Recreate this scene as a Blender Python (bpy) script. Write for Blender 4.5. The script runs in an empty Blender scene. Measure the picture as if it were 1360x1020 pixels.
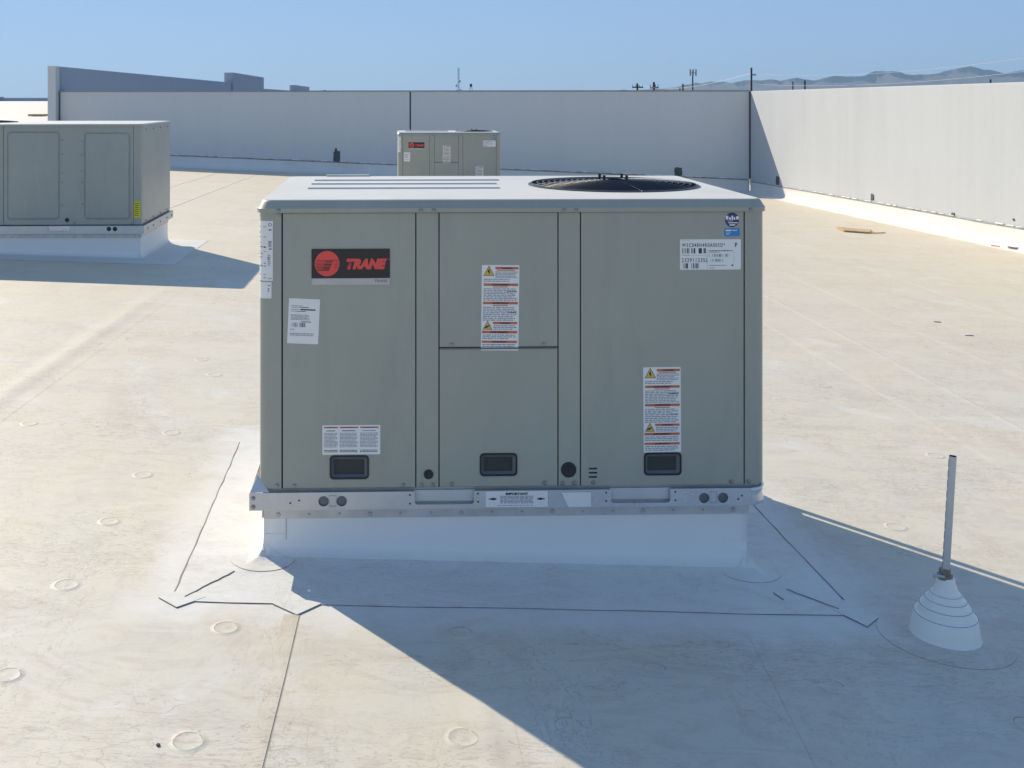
import bpy, bmesh, math, random
from mathutils import Vector, Matrix, noise
random.seed(7)
R = math.radians
SC = bpy.context.scene
COL = SC.collection

# ------------------------------------------------------------------ camera, sky, sun, exposure
EYE = 1.63
cd = bpy.data.cameras.new('camera')
cam = bpy.data.objects.new('camera', cd); COL.objects.link(cam)
cam.location = (0, 0, EYE); cam.rotation_euler = (R(90), 0, 0)
cd.sensor_width = 36; cd.lens = 37.96
cd.shift_x = 0.0934; cd.shift_y = -0.2802
cd.clip_start = 0.05; cd.clip_end = 60000
SC.camera = cam
SKY_G = .30; SKY_T = (1.33, 1.92, 2.90)
SUN_EL, SUN_AZ = 35.3, -40.0          # azimuth from +Y, negative = towards -X
w = bpy.data.worlds.new('World'); SC.world = w; w.use_nodes = True
wn = w.node_tree
bg = wn.nodes['Background']
sky = wn.nodes.new('ShaderNodeTexSky'); sky.sky_type = 'NISHITA'; sky.sun_disc = False
sky.sun_elevation = R(SUN_EL); sky.sun_rotation = R(SUN_AZ)
sky.air_density = 1.0; sky.dust_density = 0.15; sky.ozone_density = 2.0; sky.altitude = 300
# one tone curve and tint over the whole sky, like the phone's own softening of the bright horizon
gm = wn.nodes.new('ShaderNodeGamma'); gm.inputs[1].default_value = SKY_G; wn.links.new(sky.outputs[0], gm.inputs[0])
tn = wn.nodes.new('ShaderNodeVectorMath'); tn.operation = 'MULTIPLY'; tn.inputs[1].default_value = SKY_T; wn.links.new(gm.outputs[0], tn.inputs[0])
wn.links.new(tn.outputs[0], bg.inputs[0]); bg.inputs[1].default_value = 0.118
sd = bpy.data.lights.new('sun', 'SUN'); sun = bpy.data.objects.new('sun', sd); COL.objects.link(sun)
sd.energy = 4.4; sd.angle = R(0.53); sd.color = (1.0, 0.89, 0.72)
tosun = Vector((math.sin(R(SUN_AZ)) * math.cos(R(SUN_EL)), math.cos(R(SUN_AZ)) * math.cos(R(SUN_EL)), math.sin(R(SUN_EL))))
sun.rotation_euler = tosun.to_track_quat('Z', 'Y').to_euler()
vs = SC.view_settings
vs.view_transform = 'Standard'; vs.look = 'None'; vs.exposure = 0.32; vs.gamma = 1; vs.use_curve_mapping = False

# ------------------------------------------------------------------ materials
def newmat(name):
    m = bpy.data.materials.new(name); m.use_nodes = True
    return m, m.node_tree.nodes, m.node_tree.links, m.node_tree.nodes['Principled BSDF']

def nz(N, L, scale, detail=4, rough=.55, dist=0, vec=None, dim='3D'):
    n = N.new('ShaderNodeTexNoise'); n.noise_dimensions = dim
    n.inputs['Scale'].default_value = scale; n.inputs['Detail'].default_value = detail
    n.inputs['Roughness'].default_value = rough; n.inputs['Distortion'].default_value = dist
    if vec is not None: L.new(vec, n.inputs['Vector'])
    return n.outputs[0]

def ramp(N, L, src, stops):
    r = N.new('ShaderNodeValToRGB'); e = r.color_ramp.elements
    while len(e) < len(stops): e.new(.5)
    for q, (p, c) in zip(e, stops):
        q.position = p; q.color = (c, c, c, 1) if isinstance(c, (int, float)) else (*c, 1)
    L.new(src, r.inputs[0]); return r.outputs[0]

def mixc(N, L, f, a, b, mode='MIX'):
    m = N.new('ShaderNodeMix'); m.data_type = 'RGBA'; m.blend_type = mode
    for s, v in ((m.inputs[0], f), (m.inputs[6], a), (m.inputs[7], b)):
        if isinstance(v, (int, float)): s.default_value = v
        elif isinstance(v, tuple): s.default_value = (*v, 1)
        else: L.new(v, s)
    return m.outputs[2]

def mth(N, L, op, a, b=0.0, clamp=False):
    m = N.new('ShaderNodeMath'); m.operation = op; m.use_clamp = clamp
    for s, v in ((m.inputs[0], a), (m.inputs[1], b)):
        if isinstance(v, (int, float)): s.default_value = v
        else: L.new(v, s)
    return m.outputs[0]

def coord(N, L, scale=(1, 1, 1), kind='Object', world=False):
    if world:
        g = N.new('ShaderNodeNewGeometry').outputs['Position']
    else:
        g = N.new('ShaderNodeTexCoord').outputs[kind]
    m = N.new('ShaderNodeMapping'); m.inputs['Scale'].default_value = scale
    L.new(g, m.inputs[0]); return m.outputs[0]

def bump(N, L, p, h, strength=.3, dist=.01):
    b = N.new('ShaderNodeBump'); b.inputs['Strength'].default_value = strength; b.inputs['Distance'].default_value = dist
    L.new(h, b.inputs['Height']); L.new(b.outputs[0], p.inputs['Normal'])

def simple(name, col, rough=.5, metal=0, var=.08, scale=6, bmp=0, bscale=80, spec=.5, world=False):
    m, N, L, p = newmat(name)
    v = coord(N, L, world=world)
    c1 = tuple(max(0, x * (1 - var)) for x in col); c2 = tuple(min(1, x * (1 + var)) for x in col)
    f = ramp(N, L, nz(N, L, scale, 5, vec=v), [(.3, 0.), (.7, 1.)])
    L.new(mixc(N, L, f, c1, c2), p.inputs['Base Color'])
    p.inputs['Roughness'].default_value = rough; p.inputs['Metallic'].default_value = metal
    p.inputs['Specular IOR Level'].default_value = spec
    if bmp: bump(N, L, p, nz(N, L, bscale, 3, vec=v), bmp, .002)
    return m

def ridge_lines(N, L, v, scale, width, mask_scale, lo, hi, dist=.6):
    n = nz(N, L, scale, 3, .45, dist, v)
    a = mth(N, L, 'ABSOLUTE', mth(N, L, 'SUBTRACT', n, .5))
    line = ramp(N, L, a, [(0., 1.), (width, 0.)])
    mk = ramp(N, L, nz(N, L, mask_scale, 2, vec=v), [(lo, 0.), (hi, 1.)])
    return mth(N, L, 'MULTIPLY', line, mk)

def membrane(name, white, beige, dirt_amt, dirt=True, clean=0.0, halo=False):
    m, N, L, p = newmat(name)
    v = coord(N, L, world=True)
    vs_ = coord(N, L, (1.0, .55, 1), world=True)
    big = ramp(N, L, nz(N, L, .55, 5, .6, .3, v), [(.35, 0.), (.68, 1.)])
    med = ramp(N, L, nz(N, L, 3.2, 7, .68, .8, vs_), [(.36, 0.), (.66, 1.)])
    fine = ramp(N, L, nz(N, L, 38, 5, .65, .2, v), [(.3, 0.), (.7, 1.)])
    # beige dust grows with distance from the trodden area near the unit
    sep = N.new('ShaderNodeSeparateXYZ'); L.new(v, sep.inputs[0])
    far = mth(N, L, 'MULTIPLY', mth(N, L, 'SUBTRACT', sep.outputs[1], 3.6), .14, True)
    base = mth(N, L, 'ADD', mth(N, L, 'MULTIPLY', far, .72), mth(N, L, 'MULTIPLY', big, .30 - .1 * clean))
    patchy = mth(N, L, 'MULTIPLY', mth(N, L, 'MULTIPLY', med, .5 * dirt_amt), mth(N, L, 'SUBTRACT', 1.0, mth(N, L, 'MULTIPLY', far, .7)))
    fac = mth(N, L, 'ADD', base, patchy, True)
    c = mixc(N, L, fac, white, beige)
    # finer smudges of trodden dust
    sm = ramp(N, L, nz(N, L, 4.5, 9, .76, 1.4, coord(N, L, (.75, 1.5, 1), world=True)), [(.47, 0.), (.66, 1.)])
    nearf = mth(N, L, 'SUBTRACT', 1.0, mth(N, L, 'MULTIPLY', far, .75))
    c = mixc(N, L, mth(N, L, 'MULTIPLY', mth(N, L, 'MULTIPLY', sm, .72 * dirt_amt), nearf), c, (.50, .445, .365))
    # faint brown stains
    st = ramp(N, L, nz(N, L, 1.25, 6, .72, 1.2, vs_), [(.55, 0.), (.72, 1.)])
    c = mixc(N, L, mth(N, L, 'MULTIPLY', st, .30 * dirt_amt), c, (.43, .35, .26))
    # light worn patches
    lw = ramp(N, L, nz(N, L, 2.1, 5, .65, .9, v), [(.55, 0.), (.70, 1.)])
    c = mixc(N, L, mth(N, L, 'MULTIPLY', lw, .35), c, (.74, .735, .71))
    c = mixc(N, L, mth(N, L, 'MULTIPLY', fine, .07), c, (.45, .42, .38))
    if dirt:
        s1 = ridge_lines(N, L, coord(N, L, (.5, 1.1, 1), world=True), 3.4, .007, 2.3, .50, .60, 2.6)
        s2 = ridge_lines(N, L, coord(N, L, (.45, 1.5, 1), world=True), 8.5, .012, 1.7, .48, .60, 3.2)
        s3 = ridge_lines(N, L, coord(N, L, (1.6, .45, 1), world=True), 12, .018, 2.4, .50, .62, 2.4)
        s4 = ridge_lines(N, L, coord(N, L, (.4, 1.4, 1), world=True), 26, .03, 1.3, .44, .60, 1.5)
        s = mth(N, L, 'ADD', mth(N, L, 'ADD', mth(N, L, 'MULTIPLY', s1, .8), s2), mth(N, L, 'MULTIPLY', mth(N, L, 'ADD', s3, s4), .8), True)
        c = mixc(N, L, mth(N, L, 'MULTIPLY', s, .58 * dirt_amt), c, (.30, .255, .20))
    if halo:
        # cleaned and primed membrane round the curb of the front unit and round the pipe
        ax = mth(N, L, 'SUBTRACT', mth(N, L, 'ABSOLUTE', mth(N, L, 'SUBTRACT', sep.outputs[0], .31)), 1.10)
        ay = mth(N, L, 'SUBTRACT', mth(N, L, 'ABSOLUTE', mth(N, L, 'SUBTRACT', sep.outputs[1], 4.27)), .88)
        dd = mth(N, L, 'ADD', mth(N, L, 'MAXIMUM', ax, ay), mth(N, L, 'MULTIPLY', mth(N, L, 'SUBTRACT', nz(N, L, 5, 5, .6, .6, v), .5), .35))
        hf = ramp(N, L, dd, [(.0, 1.), (.17, 0.)])
        c = mixc(N, L, mth(N, L, 'MULTIPLY', hf, .75), c, (.72, .71, .68))
    L.new(c, p.inputs['Base Color'])
    p.inputs['Roughness'].default_value = .55; p.inputs['Specular IOR Level'].default_value = .35
    h = mth(N, L, 'ADD', mth(N, L, 'MULTIPLY', nz(N, L, 5, 4, .5, .5, v), 1.0), mth(N, L, 'MULTIPLY', nz(N, L, 60, 3, .5, 0, v), .08))
    bump(N, L, p, h, .16, .02)
    return m

M_roof = membrane('roof membrane', (.585, .578, .51), (.67, .59, .445), 1.0, halo=True)
M_flap = membrane('curb membrane', (.715, .71, .68), (.66, .63, .57), .55, dirt=True, clean=1)
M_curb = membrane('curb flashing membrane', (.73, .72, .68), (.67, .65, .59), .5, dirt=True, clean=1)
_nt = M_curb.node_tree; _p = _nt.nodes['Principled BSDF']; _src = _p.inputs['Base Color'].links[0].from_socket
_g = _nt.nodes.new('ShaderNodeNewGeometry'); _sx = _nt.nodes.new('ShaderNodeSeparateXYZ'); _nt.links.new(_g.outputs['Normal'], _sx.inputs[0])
# bounce light painted as a whiter upright sheet; the flat apron keeps its dust
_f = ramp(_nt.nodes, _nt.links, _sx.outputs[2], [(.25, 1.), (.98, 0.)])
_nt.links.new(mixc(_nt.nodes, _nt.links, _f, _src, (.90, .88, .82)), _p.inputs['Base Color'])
M_boot = simple('curb flashing membrane', (.90, .87, .79), .38, var=.04, scale=5, bmp=.10, bscale=18, spec=.5)
M_edge = simple('dirty sealant edge', (.26, .24, .21), .8, var=.3, scale=12)
M_ring = simple('boot step grey line', (.27, .29, .31), .7, var=.2, scale=30)  # thin grey line along each step of the boot
M_soft = simple('weathered membrane edge', (.30, .29, .26), .8, var=.3, scale=12)
M_lap = simple('seam dirt', (.44, .39, .32), .8, var=.3, scale=7)  # dirt line on the seam laps and rear flap edges
M_far_roof = simple('far roof membrane', (.64, .59, .50), .6, var=.05, scale=.2)

def wall_mat(name, col, streak):
    m, N, L, p = newmat(name)
    v = coord(N, L, world=True)
    vst = coord(N, L, (2.2, 2.2, .10), world=True)
    a1 = ramp(N, L, nz(N, L, 1.0, 9, .72, .15, vst), [(.36, 0.), (.74, 1.)])
    a2 = ramp(N, L, nz(N, L, 1.4, 4, .6, .2, coord(N, L, (.5, .5, .3), world=True)), [(.35, .15), (.65, 1.)])
    a = mth(N, L, 'MULTIPLY', a1, a2)
    b = ramp(N, L, nz(N, L, .4, 5, .6, .4, v), [(.3, 0.), (.7, 1.)])
    fn = nz(N, L, 14, 6, .7, 0, v)
    dark = tuple(x * .80 for x in col)
    c = mixc(N, L, mth(N, L, 'MULTIPLY', a, streak), col, dark)
    c = mixc(N, L, mth(N, L, 'MULTIPLY', b, .22), c, tuple(x * .86 for x in col))
    c = mixc(N, L, mth(N, L, 'MULTIPLY', ramp(N, L, fn, [(.4, 0.), (.65, 1.)]), .12), c, tuple(x * .8 for x in col))
    L.new(c, p.inputs['Base Color']); p.inputs['Roughness'].default_value = .85
    p.inputs['Specular IOR Level'].default_value = .25
    bump(N, L, p, nz(N, L, 22, 5, .7, 0, v), .22, .010)
    return m
M_wall = wall_mat('painted concrete', (.645, .665, .655), .25)  # same paint as the right wall; lighter here in place of fill light
M_wall_r = wall_mat('streaked painted concrete', (.535, .555, .565), .6)
M_wall_far = wall_mat('far painted concrete', (.36, .43, .52), .2)  # blue shade of these far walls is put into the paint colour
M_coping = simple('wall coping', (.30, .31, .33), .6)
M_joint = simple('joint sealant', (.09, .10, .11), .8)
M_wflash = simple('wall base membrane', (.74, .72, .67), .5, var=.07, scale=1.2, bmp=.15, bscale=9, world=True)
M_bead = simple('white caulk', (.80, .80, .78), .6)
M_term = simple('weathered bar', (.30, .29, .26), .6, var=.4, scale=9)

def paint_mat(name, col, rough):
    m, N, L, p = newmat(name)
    v = coord(N, L)
    f = ramp(N, L, nz(N, L, 1.6, 5, .6, .2, v), [(.3, 0.), (.7, 1.)])
    c = mixc(N, L, f, tuple(x * .95 for x in col), tuple(x * 1.05 for x in col))
    dz = ramp(N, L, nz(N, L, 7, 7, .7, .4, coord(N, L, (1, 1, .4))), [(.52, 0.), (.75, 1.)])
    c = mixc(N, L, mth(N, L, 'MULTIPLY', dz, .20), c, (.52, .49, .42))
    dk = ramp(N, L, nz(N, L, 2.2, 8, .72, .8, coord(N, L, (3.2, 3.2, .5))), [(.54, 0.), (.78, 1.)])
    c = mixc(N, L, mth(N, L, 'MULTIPLY', dk, .30), c, tuple(x*.62 for x in col))
    L.new(c, p.inputs['Base Color'])
    rr = N.new('ShaderNodeMapRange'); rr.inputs[3].default_value = rough - .06; rr.inputs[4].default_value = rough + .10
    L.new(nz(N, L, 9, 5, .6, 0, v), rr.inputs[0]); L.new(rr.outputs[0], p.inputs['Roughness'])
    p.inputs['Specular IOR Level'].default_value = .5
    hh = mth(N, L, 'ADD', nz(N, L, 1.3, 2, .4, 0, v), mth(N, L, 'MULTIPLY', nz(N, L, 260, 2, .5, 0, v), .006))
    bump(N, L, p, hh, .22, .02)
    return m
M_paint = paint_mat('slate grey cabinet paint', (.39, .397, .325), .36)
M_paint2 = paint_mat('aged grey cabinet paint', (.365, .392, .35), .30)
M_top = paint_mat('sunlit top cover paint', (.65, .635, .57), .45)  # lighter than the rim of the same sheet; sun glare is in the colour
M_core = simple('cabinet inside', (.05, .055, .05), .7)
M_black = simple('black plastic', (.012, .014, .017), .35)
M_pocket = simple('dark pocket plastic', (.008, .014, .026), .4)
M_frame = simple('grey plastic', (.15, .16, .175), .45)
M_plug = simple('rubber plug', (.02, .025, .03), .5)
M_knock = simple('knockout disc', (.16, .17, .19), .45, metal=.5)

def galv(name, col, rough, amt):
    m, N, L, p = newmat(name)
    v = coord(N, L)
    vo = N.new('ShaderNodeTexVoronoi'); vo.inputs['Scale'].default_value = 38; L.new(v, vo.inputs['Vector'])
    sp = N.new('ShaderNodeSeparateColor'); L.new(vo.outputs['Color'], sp.inputs[0])
    f = mth(N, L, 'ADD', mth(N, L, 'MULTIPLY', sp.outputs[0], .15), mth(N, L, 'MULTIPLY', nz(N, L, 5, 6, .7, .5, v), .85))
    c = mixc(N, L, f, tuple(x * (1 - amt) for x in col), tuple(min(1, x * (1 + amt)) for x in col))
    L.new(c, p.inputs['Base Color']); p.inputs['Metallic'].default_value = .5
    rr = N.new('ShaderNodeMapRange'); rr.inputs[3].default_value = rough - .08; rr.inputs[4].default_value = rough + .18
    L.new(nz(N, L, 6, 4, .6, .6, v), rr.inputs[0]); L.new(rr.outputs[0], p.inputs['Roughness'])
    bump(N, L, p, nz(N, L, 4, 2, .5, .4, v), .25, .01)
    return m
M_galv = galv('galvanised steel', (.62, .62, .60), .40, .14)
M_galv_s = galv('shiny galvanised steel', (.66, .68, .70), .22, .15)
M_dull = galv('dull zinc', (.52, .52, .50), .5, .2)
M_slot = simple('pressed zinc slot', (.62, .63, .63), .4, metal=.3, var=.06)
M_alu = simple('aluminium bar', (.62, .61, .60), .42, metal=.5, var=.12, scale=14)
M_screw = simple('screw metal', (.30, .31, .32), .35, metal=.8)
M_wire = simple('black wire guard', (.035, .04, .05), .35)
M_wire_l = simple('galvanised guard strap', (.55, .56, .55), .4, metal=.4)
M_brass = simple('tarnished clamp', (.30, .27, .20), .45, metal=.6, var=.3, scale=40)
M_label = simple('white label', (.86, .85, .80), .35, var=.03)
M_paper = simple('paper sticker', (.88, .86, .81), .55, var=.03)
M_ink = simple('black print', (.03, .03, .035), .5)
M_grey_ink = simple('fine grey print', (.30, .31, .33), .5, var=.3, scale=90)
M_orange = simple('orange warning band', (.62, .16, .07), .45)
M_redband = simple('red caution band', (.50, .10, .08), .45)
M_yellow = simple('warning yellow', (.72, .47, .08), .45)
M_bdg = simple('glossy black badge', (.012, .014, .02), .08)
M_silver = simple('silver badge strip', (.50, .50, .50), .3, metal=.3)
M_red = simple('badge red', (.86, .085, .07), .4)
M_navy = simple('navy sticker', (.035, .045, .17), .4)
M_blue = simple('blue sticker', (.03, .24, .58), .4)
M_ylab = simple('yellow tag', (.75, .66, .02), .5)
M_card = simple('tan cardboard', (.50, .36, .19), .85, var=.2, scale=9)
M_wood = simple('utility pole wood', (.06, .05, .045), .9, world=True)
M_steel_far = simple('mast steel', (.22, .24, .26), .6)
M_cable = simple('power line aluminium', (.85, .85, .84), .5)
M_litter_r = simple('red scrap', (.55, .10, .06), .6)
M_litter_w = simple('dark scrap', (.12, .12, .12), .6)
M_mastic = simple('dark mastic', (.09, .10, .10), .8, var=.3, scale=30)
M_debris = simple('black debris', (.02, .02, .02), .7)

def terrain_mat():
    m, N, L, p = newmat('bare mountain rock')
    v = coord(N, L, (.001, .001, .002), world=True)
    f = nz(N, L, 3.0, 8, .65, .3, v)
    L.new(mixc(N, L, f, (.035, .035, .05), (.13, .115, .12)), p.inputs['Base Color'])
    p.inputs['Roughness'].default_value = .95
    return m
M_mount = terrain_mat()
M_ground = simple('dry ground', (.30, .26, .20), .95, var=.2, scale=.02, world=True)

# ------------------------------------------------------------------ helpers
def link(name, me, mat=None, parent=None, smooth=False, loc=None):
    o = bpy.data.objects.new(name, me); COL.objects.link(o)
    if mat is not None:
        for x in (mat if isinstance(mat, (list, tuple)) else [mat]): me.materials.append(x)
    if parent: o.parent = parent
    if loc is not None: o.location = loc
    if smooth:
        for p in me.polygons: p.use_smooth = True
    return o

class MB:
    def __init__(s): s.v = []; s.f = []; s.m = []
    def add(s, vs, fs, m=0):
        o = len(s.v); s.v += [tuple(x) for x in vs]
        for f in fs: s.f.append([o + i for i in f]); s.m.append(m)
    def box(s, x0, x1, y0, y1, z0, z1, m=0):
        s.add([(x0,y0,z0),(x1,y0,z0),(x1,y1,z0),(x0,y1,z0),(x0,y0,z1),(x1,y0,z1),(x1,y1,z1),(x0,y1,z1)],
              [(0,3,2,1),(4,5,6,7),(0,1,5,4),(1,2,6,5),(2,3,7,6),(3,0,4,7)], m)
    def prism(s, poly, z0, z1, m=0):          # poly in xy, counter-clockwise
        n = len(poly)
        s.add([(x, y, z0) for x, y in poly] + [(x, y, z1) for x, y in poly],
              [tuple(reversed(range(n))), tuple(range(n, 2*n))] + [(i, (i+1) % n, n + (i+1) % n, n + i) for i in range(n)], m)
    def tube(s, a, b, r, n=8, r2=None, m=0, caps=True):
        a = Vector(a); b = Vector(b); d = (b - a).normalized()
        u = d.orthogonal().normalized(); w_ = d.cross(u); r2 = r if r2 is None else r2
        vs = [a + (u*math.cos(t) + w_*math.sin(t))*r for t in [2*math.pi*i/n for i in range(n)]]
        vs += [b + (u*math.cos(t) + w_*math.sin(t))*r2 for t in [2*math.pi*i/n for i in range(n)]]
        fs = [(i, (i+1) % n, n+(i+1) % n, n+i) for i in range(n)]
        if caps: fs += [tuple(reversed(range(n))), tuple(range(n, 2*n))]
        s.add(vs, fs, m)
    def lathe(s, prof, cx=0, cy=0, cz=0, n=32, m=0, cap=True):
        vs = []
        for r, z in prof:
            for i in range(n):
                t = 2*math.pi*i/n; vs.append((cx + r*math.cos(t), cy + r*math.sin(t), cz + z))
        fs = []
        for k in range(len(prof)-1):
            for i in range(n): fs.append((k*n+i, k*n+(i+1) % n, (k+1)*n+(i+1) % n, (k+1)*n+i))
        if cap: fs.append(tuple(range((len(prof)-1)*n, len(prof)*n)))
        s.add(vs, fs, m)
    def quad(s, x0, x1, z0, z1, y, m=0):      # upright quad facing -Y
        s.add([(x0,y,z0),(x1,y,z0),(x1,y,z1),(x0,y,z1)], [(0,1,2,3)], m)
    def mesh(s, name='m'):
        me = bpy.data.meshes.new(name); me.from_pydata(s.v, [], s.f)
        for p, k in zip(me.polygons, s.m): p.material_index = k
        me.update(); return me
    def build(s, name, mat, parent=None, smooth=False, bevel=0, loc=None, auto=False):
        me = s.mesh(name); o = link(name, me, mat, parent, smooth, loc)
        if auto:
            for e in me.edges: pass
            me.set_sharp_from_angle(angle=R(35)); 
            for p in me.polygons: p.use_smooth = True
            me.set_sharp_from_angle(angle=R(35))
        if bevel: bev(o, bevel)
        return o

def bev(o, wd, seg=2):
    b = o.modifiers.new('bevel', 'BEVEL'); b.width = wd; b.segments = seg; b.limit_method = 'ANGLE'; b.angle_limit = R(35)
    b.harden_normals = False

def thing(name, loc, rz, label, cat, group=None):
    o = bpy.data.objects.new(name, None); COL.objects.link(o)
    o.location = loc; o.rotation_euler = (0, 0, rz); o.empty_display_size = .2
    o['label'] = label; o['category'] = cat
    if group: o['group'] = group
    return o
def tag(o, label, cat, group=None):
    o['label'] = label; o['category'] = cat
    if group: o['group'] = group
    return o
def kids(o): return [c for c in bpy.data.objects if c.parent == o]
def copy_tree(o, parent=None):
    c = o.copy(); COL.objects.link(c); c.parent = parent
    for k in kids(o): copy_tree(k, c)
    return c

def rrect(x0, x1, z0, z1, r, n=5):
    pts = []
    for cx, cz, a in ((x1-r, z0+r, -90), (x1-r, z1-r, 0), (x0+r, z1-r, 90), (x0+r, z0+r, 180)):
        for i in range(n+1):
            t = R(a + 90*i/n); pts.append((cx + r*math.cos(t), cz + r*math.sin(t)))
    return pts
def circ(cx, cz, r, n=20): return [(cx + r*math.cos(2*math.pi*i/n), cz + r*math.sin(2*math.pi*i/n)) for i in range(n)]

def plate(name, outer, holes, th, mat, parent, bevel=.0012, axis='Y', off=0.0, mesh_only=False):
    """flat sheet with holes; axis Y: outline in (x,z), thickness from y=off to off+th. axis Z: outline in (x,y), from off down by th"""
    bm = bmesh.new(); es = []
    for loop in [outer] + holes:
        vs = [bm.verts.new((x, 0, z) if axis == 'Y' else (x, z, 0)) for x, z in loop]
        es += [bm.edges.new((vs[i], vs[(i+1) % len(vs)])) for i in range(len(vs))]
    bmesh.ops.triangle_fill(bm, edges=es, use_beauty=True, use_dissolve=False)
    fs = list(bm.faces)
    ret = bmesh.ops.extrude_face_region(bm, geom=fs)
    nv = [g for g in ret['geom'] if isinstance(g, bmesh.types.BMVert)]
    d = Vector((0, th, 0)) if axis == 'Y' else Vector((0, 0, -th))
    bmesh.ops.translate(bm, verts=nv, vec=d)
    o_ = Vector((0, off, 0)) if axis == 'Y' else Vector((0, 0, off))
    bmesh.ops.translate(bm, verts=bm.verts, vec=o_)
    bmesh.ops.recalc_face_normals(bm, faces=bm.faces)
    me = bpy.data.meshes.new(name); bm.to_mesh(me); bm.free()
    o = link(name, me, mat, parent)
    if bevel: bev(o, bevel)
    return o

def text(name, s, size, x, z, y, mat, parent, shear=0, bold=0, align='LEFT', width=None, space=1, rot=0):
    cu = bpy.data.curves.new(name, 'FONT'); cu.body = s; cu.size = size; cu.shear = shear; cu.offset = bold
    cu.align_x = align; cu.align_y = 'BOTTOM_BASELINE'; cu.space_character = space; cu.resolution_u = 3
    to = bpy.data.objects.new(name, cu); COL.objects.link(to)
    dg = bpy.context.evaluated_depsgraph_get(); dg.update()
    me = bpy.data.meshes.new_from_object(to.evaluated_get(dg))
    bpy.data.objects.remove(to); bpy.data.curves.remove(cu)
    if width and len(me.vertices):
        xs = [v.co.x for v in me.vertices]; k = width / (max(xs) - min(xs))
        for v in me.vertices: v.co.x *= k
    for v in me.vertices:
        v.co = Vector((v.co.x, 0, v.co.y))
    me.materials.clear()
    o = link(name, me, mat, parent)
    o.location = (x, y, z); o.rotation_euler = (0, rot, 0)
    return o

def zr(x, y):
    """height of the sloping roof"""
    if y <= 27.4: return -.035*(max(x, -9.2) - .32) - .0145*(y - 3.74)
    return -.035*(max(x, -9.2) - .32) - .0145*(27.4 - 3.74) + .0088*(y - 27.4)

# ------------------------------------------------------------------ setting
g = MB(); g.add([(-30000, -4000, -9), (30000, -4000, -9), (30000, 36000, -9), (-30000, 36000, -9)], [(0, 1, 2, 3)])
o = g.build('ground', M_ground); o['kind'] = 'structure'

def grid(name, x0, x1, y0, y1, nx, ny, mat):
    mb = MB(); vs = []; fs = []
    for j in range(ny+1):
        for i in range(nx+1):
            x = x0 + (x1-x0)*i/nx; y = y0 + (y1-y0)*j/ny; vs.append((x, y, zr(x, y)))
    for j in range(ny):
        for i in range(nx):
            a = j*(nx+1)+i; fs.append((a, a+1, a+nx+2, a+nx+1))
    mb.add(vs, fs); return mb.build(name, mat)
roof = grid('roof', -9.2, 9.6, -8, 27.9, 20, 36, M_roof); roof['kind'] = 'structure'
rl = grid('roof', -75, -9.2, -8, 27.4, 4, 10, M_roof); rl['kind'] = 'structure'
rf = grid('roof', -75, -9.2, 27.4, 150, 4, 20, M_far_roof); rf['kind'] = 'structure'
b = MB(); b.box(-75, 9.4, -8, 27.0, -9, -1.1); b.box(-75, -9.4, 27.2, 150, -9, -1.1)
bb = b.build('building_body', M_wall); tag(bb, 'pale concrete building body below the white flat roof', 'building')

# mountains
RID = [(790,126),(822,122),(831,119),(840,120),(858,119),(878,117),(896,115.6),(910,112),(924,108),(932,109.5),(945,107),(960,108),(973,111),(989,107),(1000,106),(1013,104.8),(1023,103.5),(1038,107),(1059,104),(1082,107),(1096,104),(1112,101.8),(1130,102.5),(1150,101.8),(1156,97),(1161,94.5),(1173,93),(1188,95.5),(1200,98),(1215,99.5),(1229,98.8),(1240,96),(1250,93.8),(1265,91),(1276,90.5),(1288,88.5),(1297,89),(1306,92),(1323,96),(1338,98),(1348,96.5),(1360,96),(1400,99),(1460,94),(1520,97),(1600,102),(1700,108),(1800,120)]
def ridge(px):
    for (a, ya), (b_, yb) in zip(RID, RID[1:]):
        if a <= px <= b_: return ya + (yb-ya)*(px-a)/(b_-a)
    return 128
def mountains():
    D = 12000; mb = MB(); nx = 760; rows = 40; vs = []; fs = []
    for i in range(nx+1):
        px = 790 + (1800-790)*i/nx; xs = (px-553)/1434; hr = (129 - ridge(px))/1434*D + 10
        for j in range(rows+1):
            t = j/rows; d = D - 2600*(1-t) if t < 1 else D
            x = xs*D
            if j == rows: h = hr * (1 + .10*noise.fractal(Vector((x*.0035, 1.7, 0)), 1.0, 2.0, 4))
            else:
                sp = noise.ridged_multi_fractal(Vector((x*.0026 + t*.5, t*2.0, 3.1)), 1.0, 2.1, 5, 1.0, 2.0)
                h = hr * (t**1.0) * (.30 + .62*min(1.4, sp*.62))
                h = min(h, hr*(.10 + .90*t))
            vs.append((x + 40*noise.noise(Vector((x*.002, t*6, 0))), d, -9 + h))
        vs.append((xs*D, D+1500, -9))
    n = rows+2
    for i in range(nx):
        for j in range(rows+1):
            a = i*n+j; fs.append((a, a+n, a+n+1, a+1))
    mb.add(vs, fs); o = mb.build('mountains', M_mount); o['kind'] = 'structure'
mountains()

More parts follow.
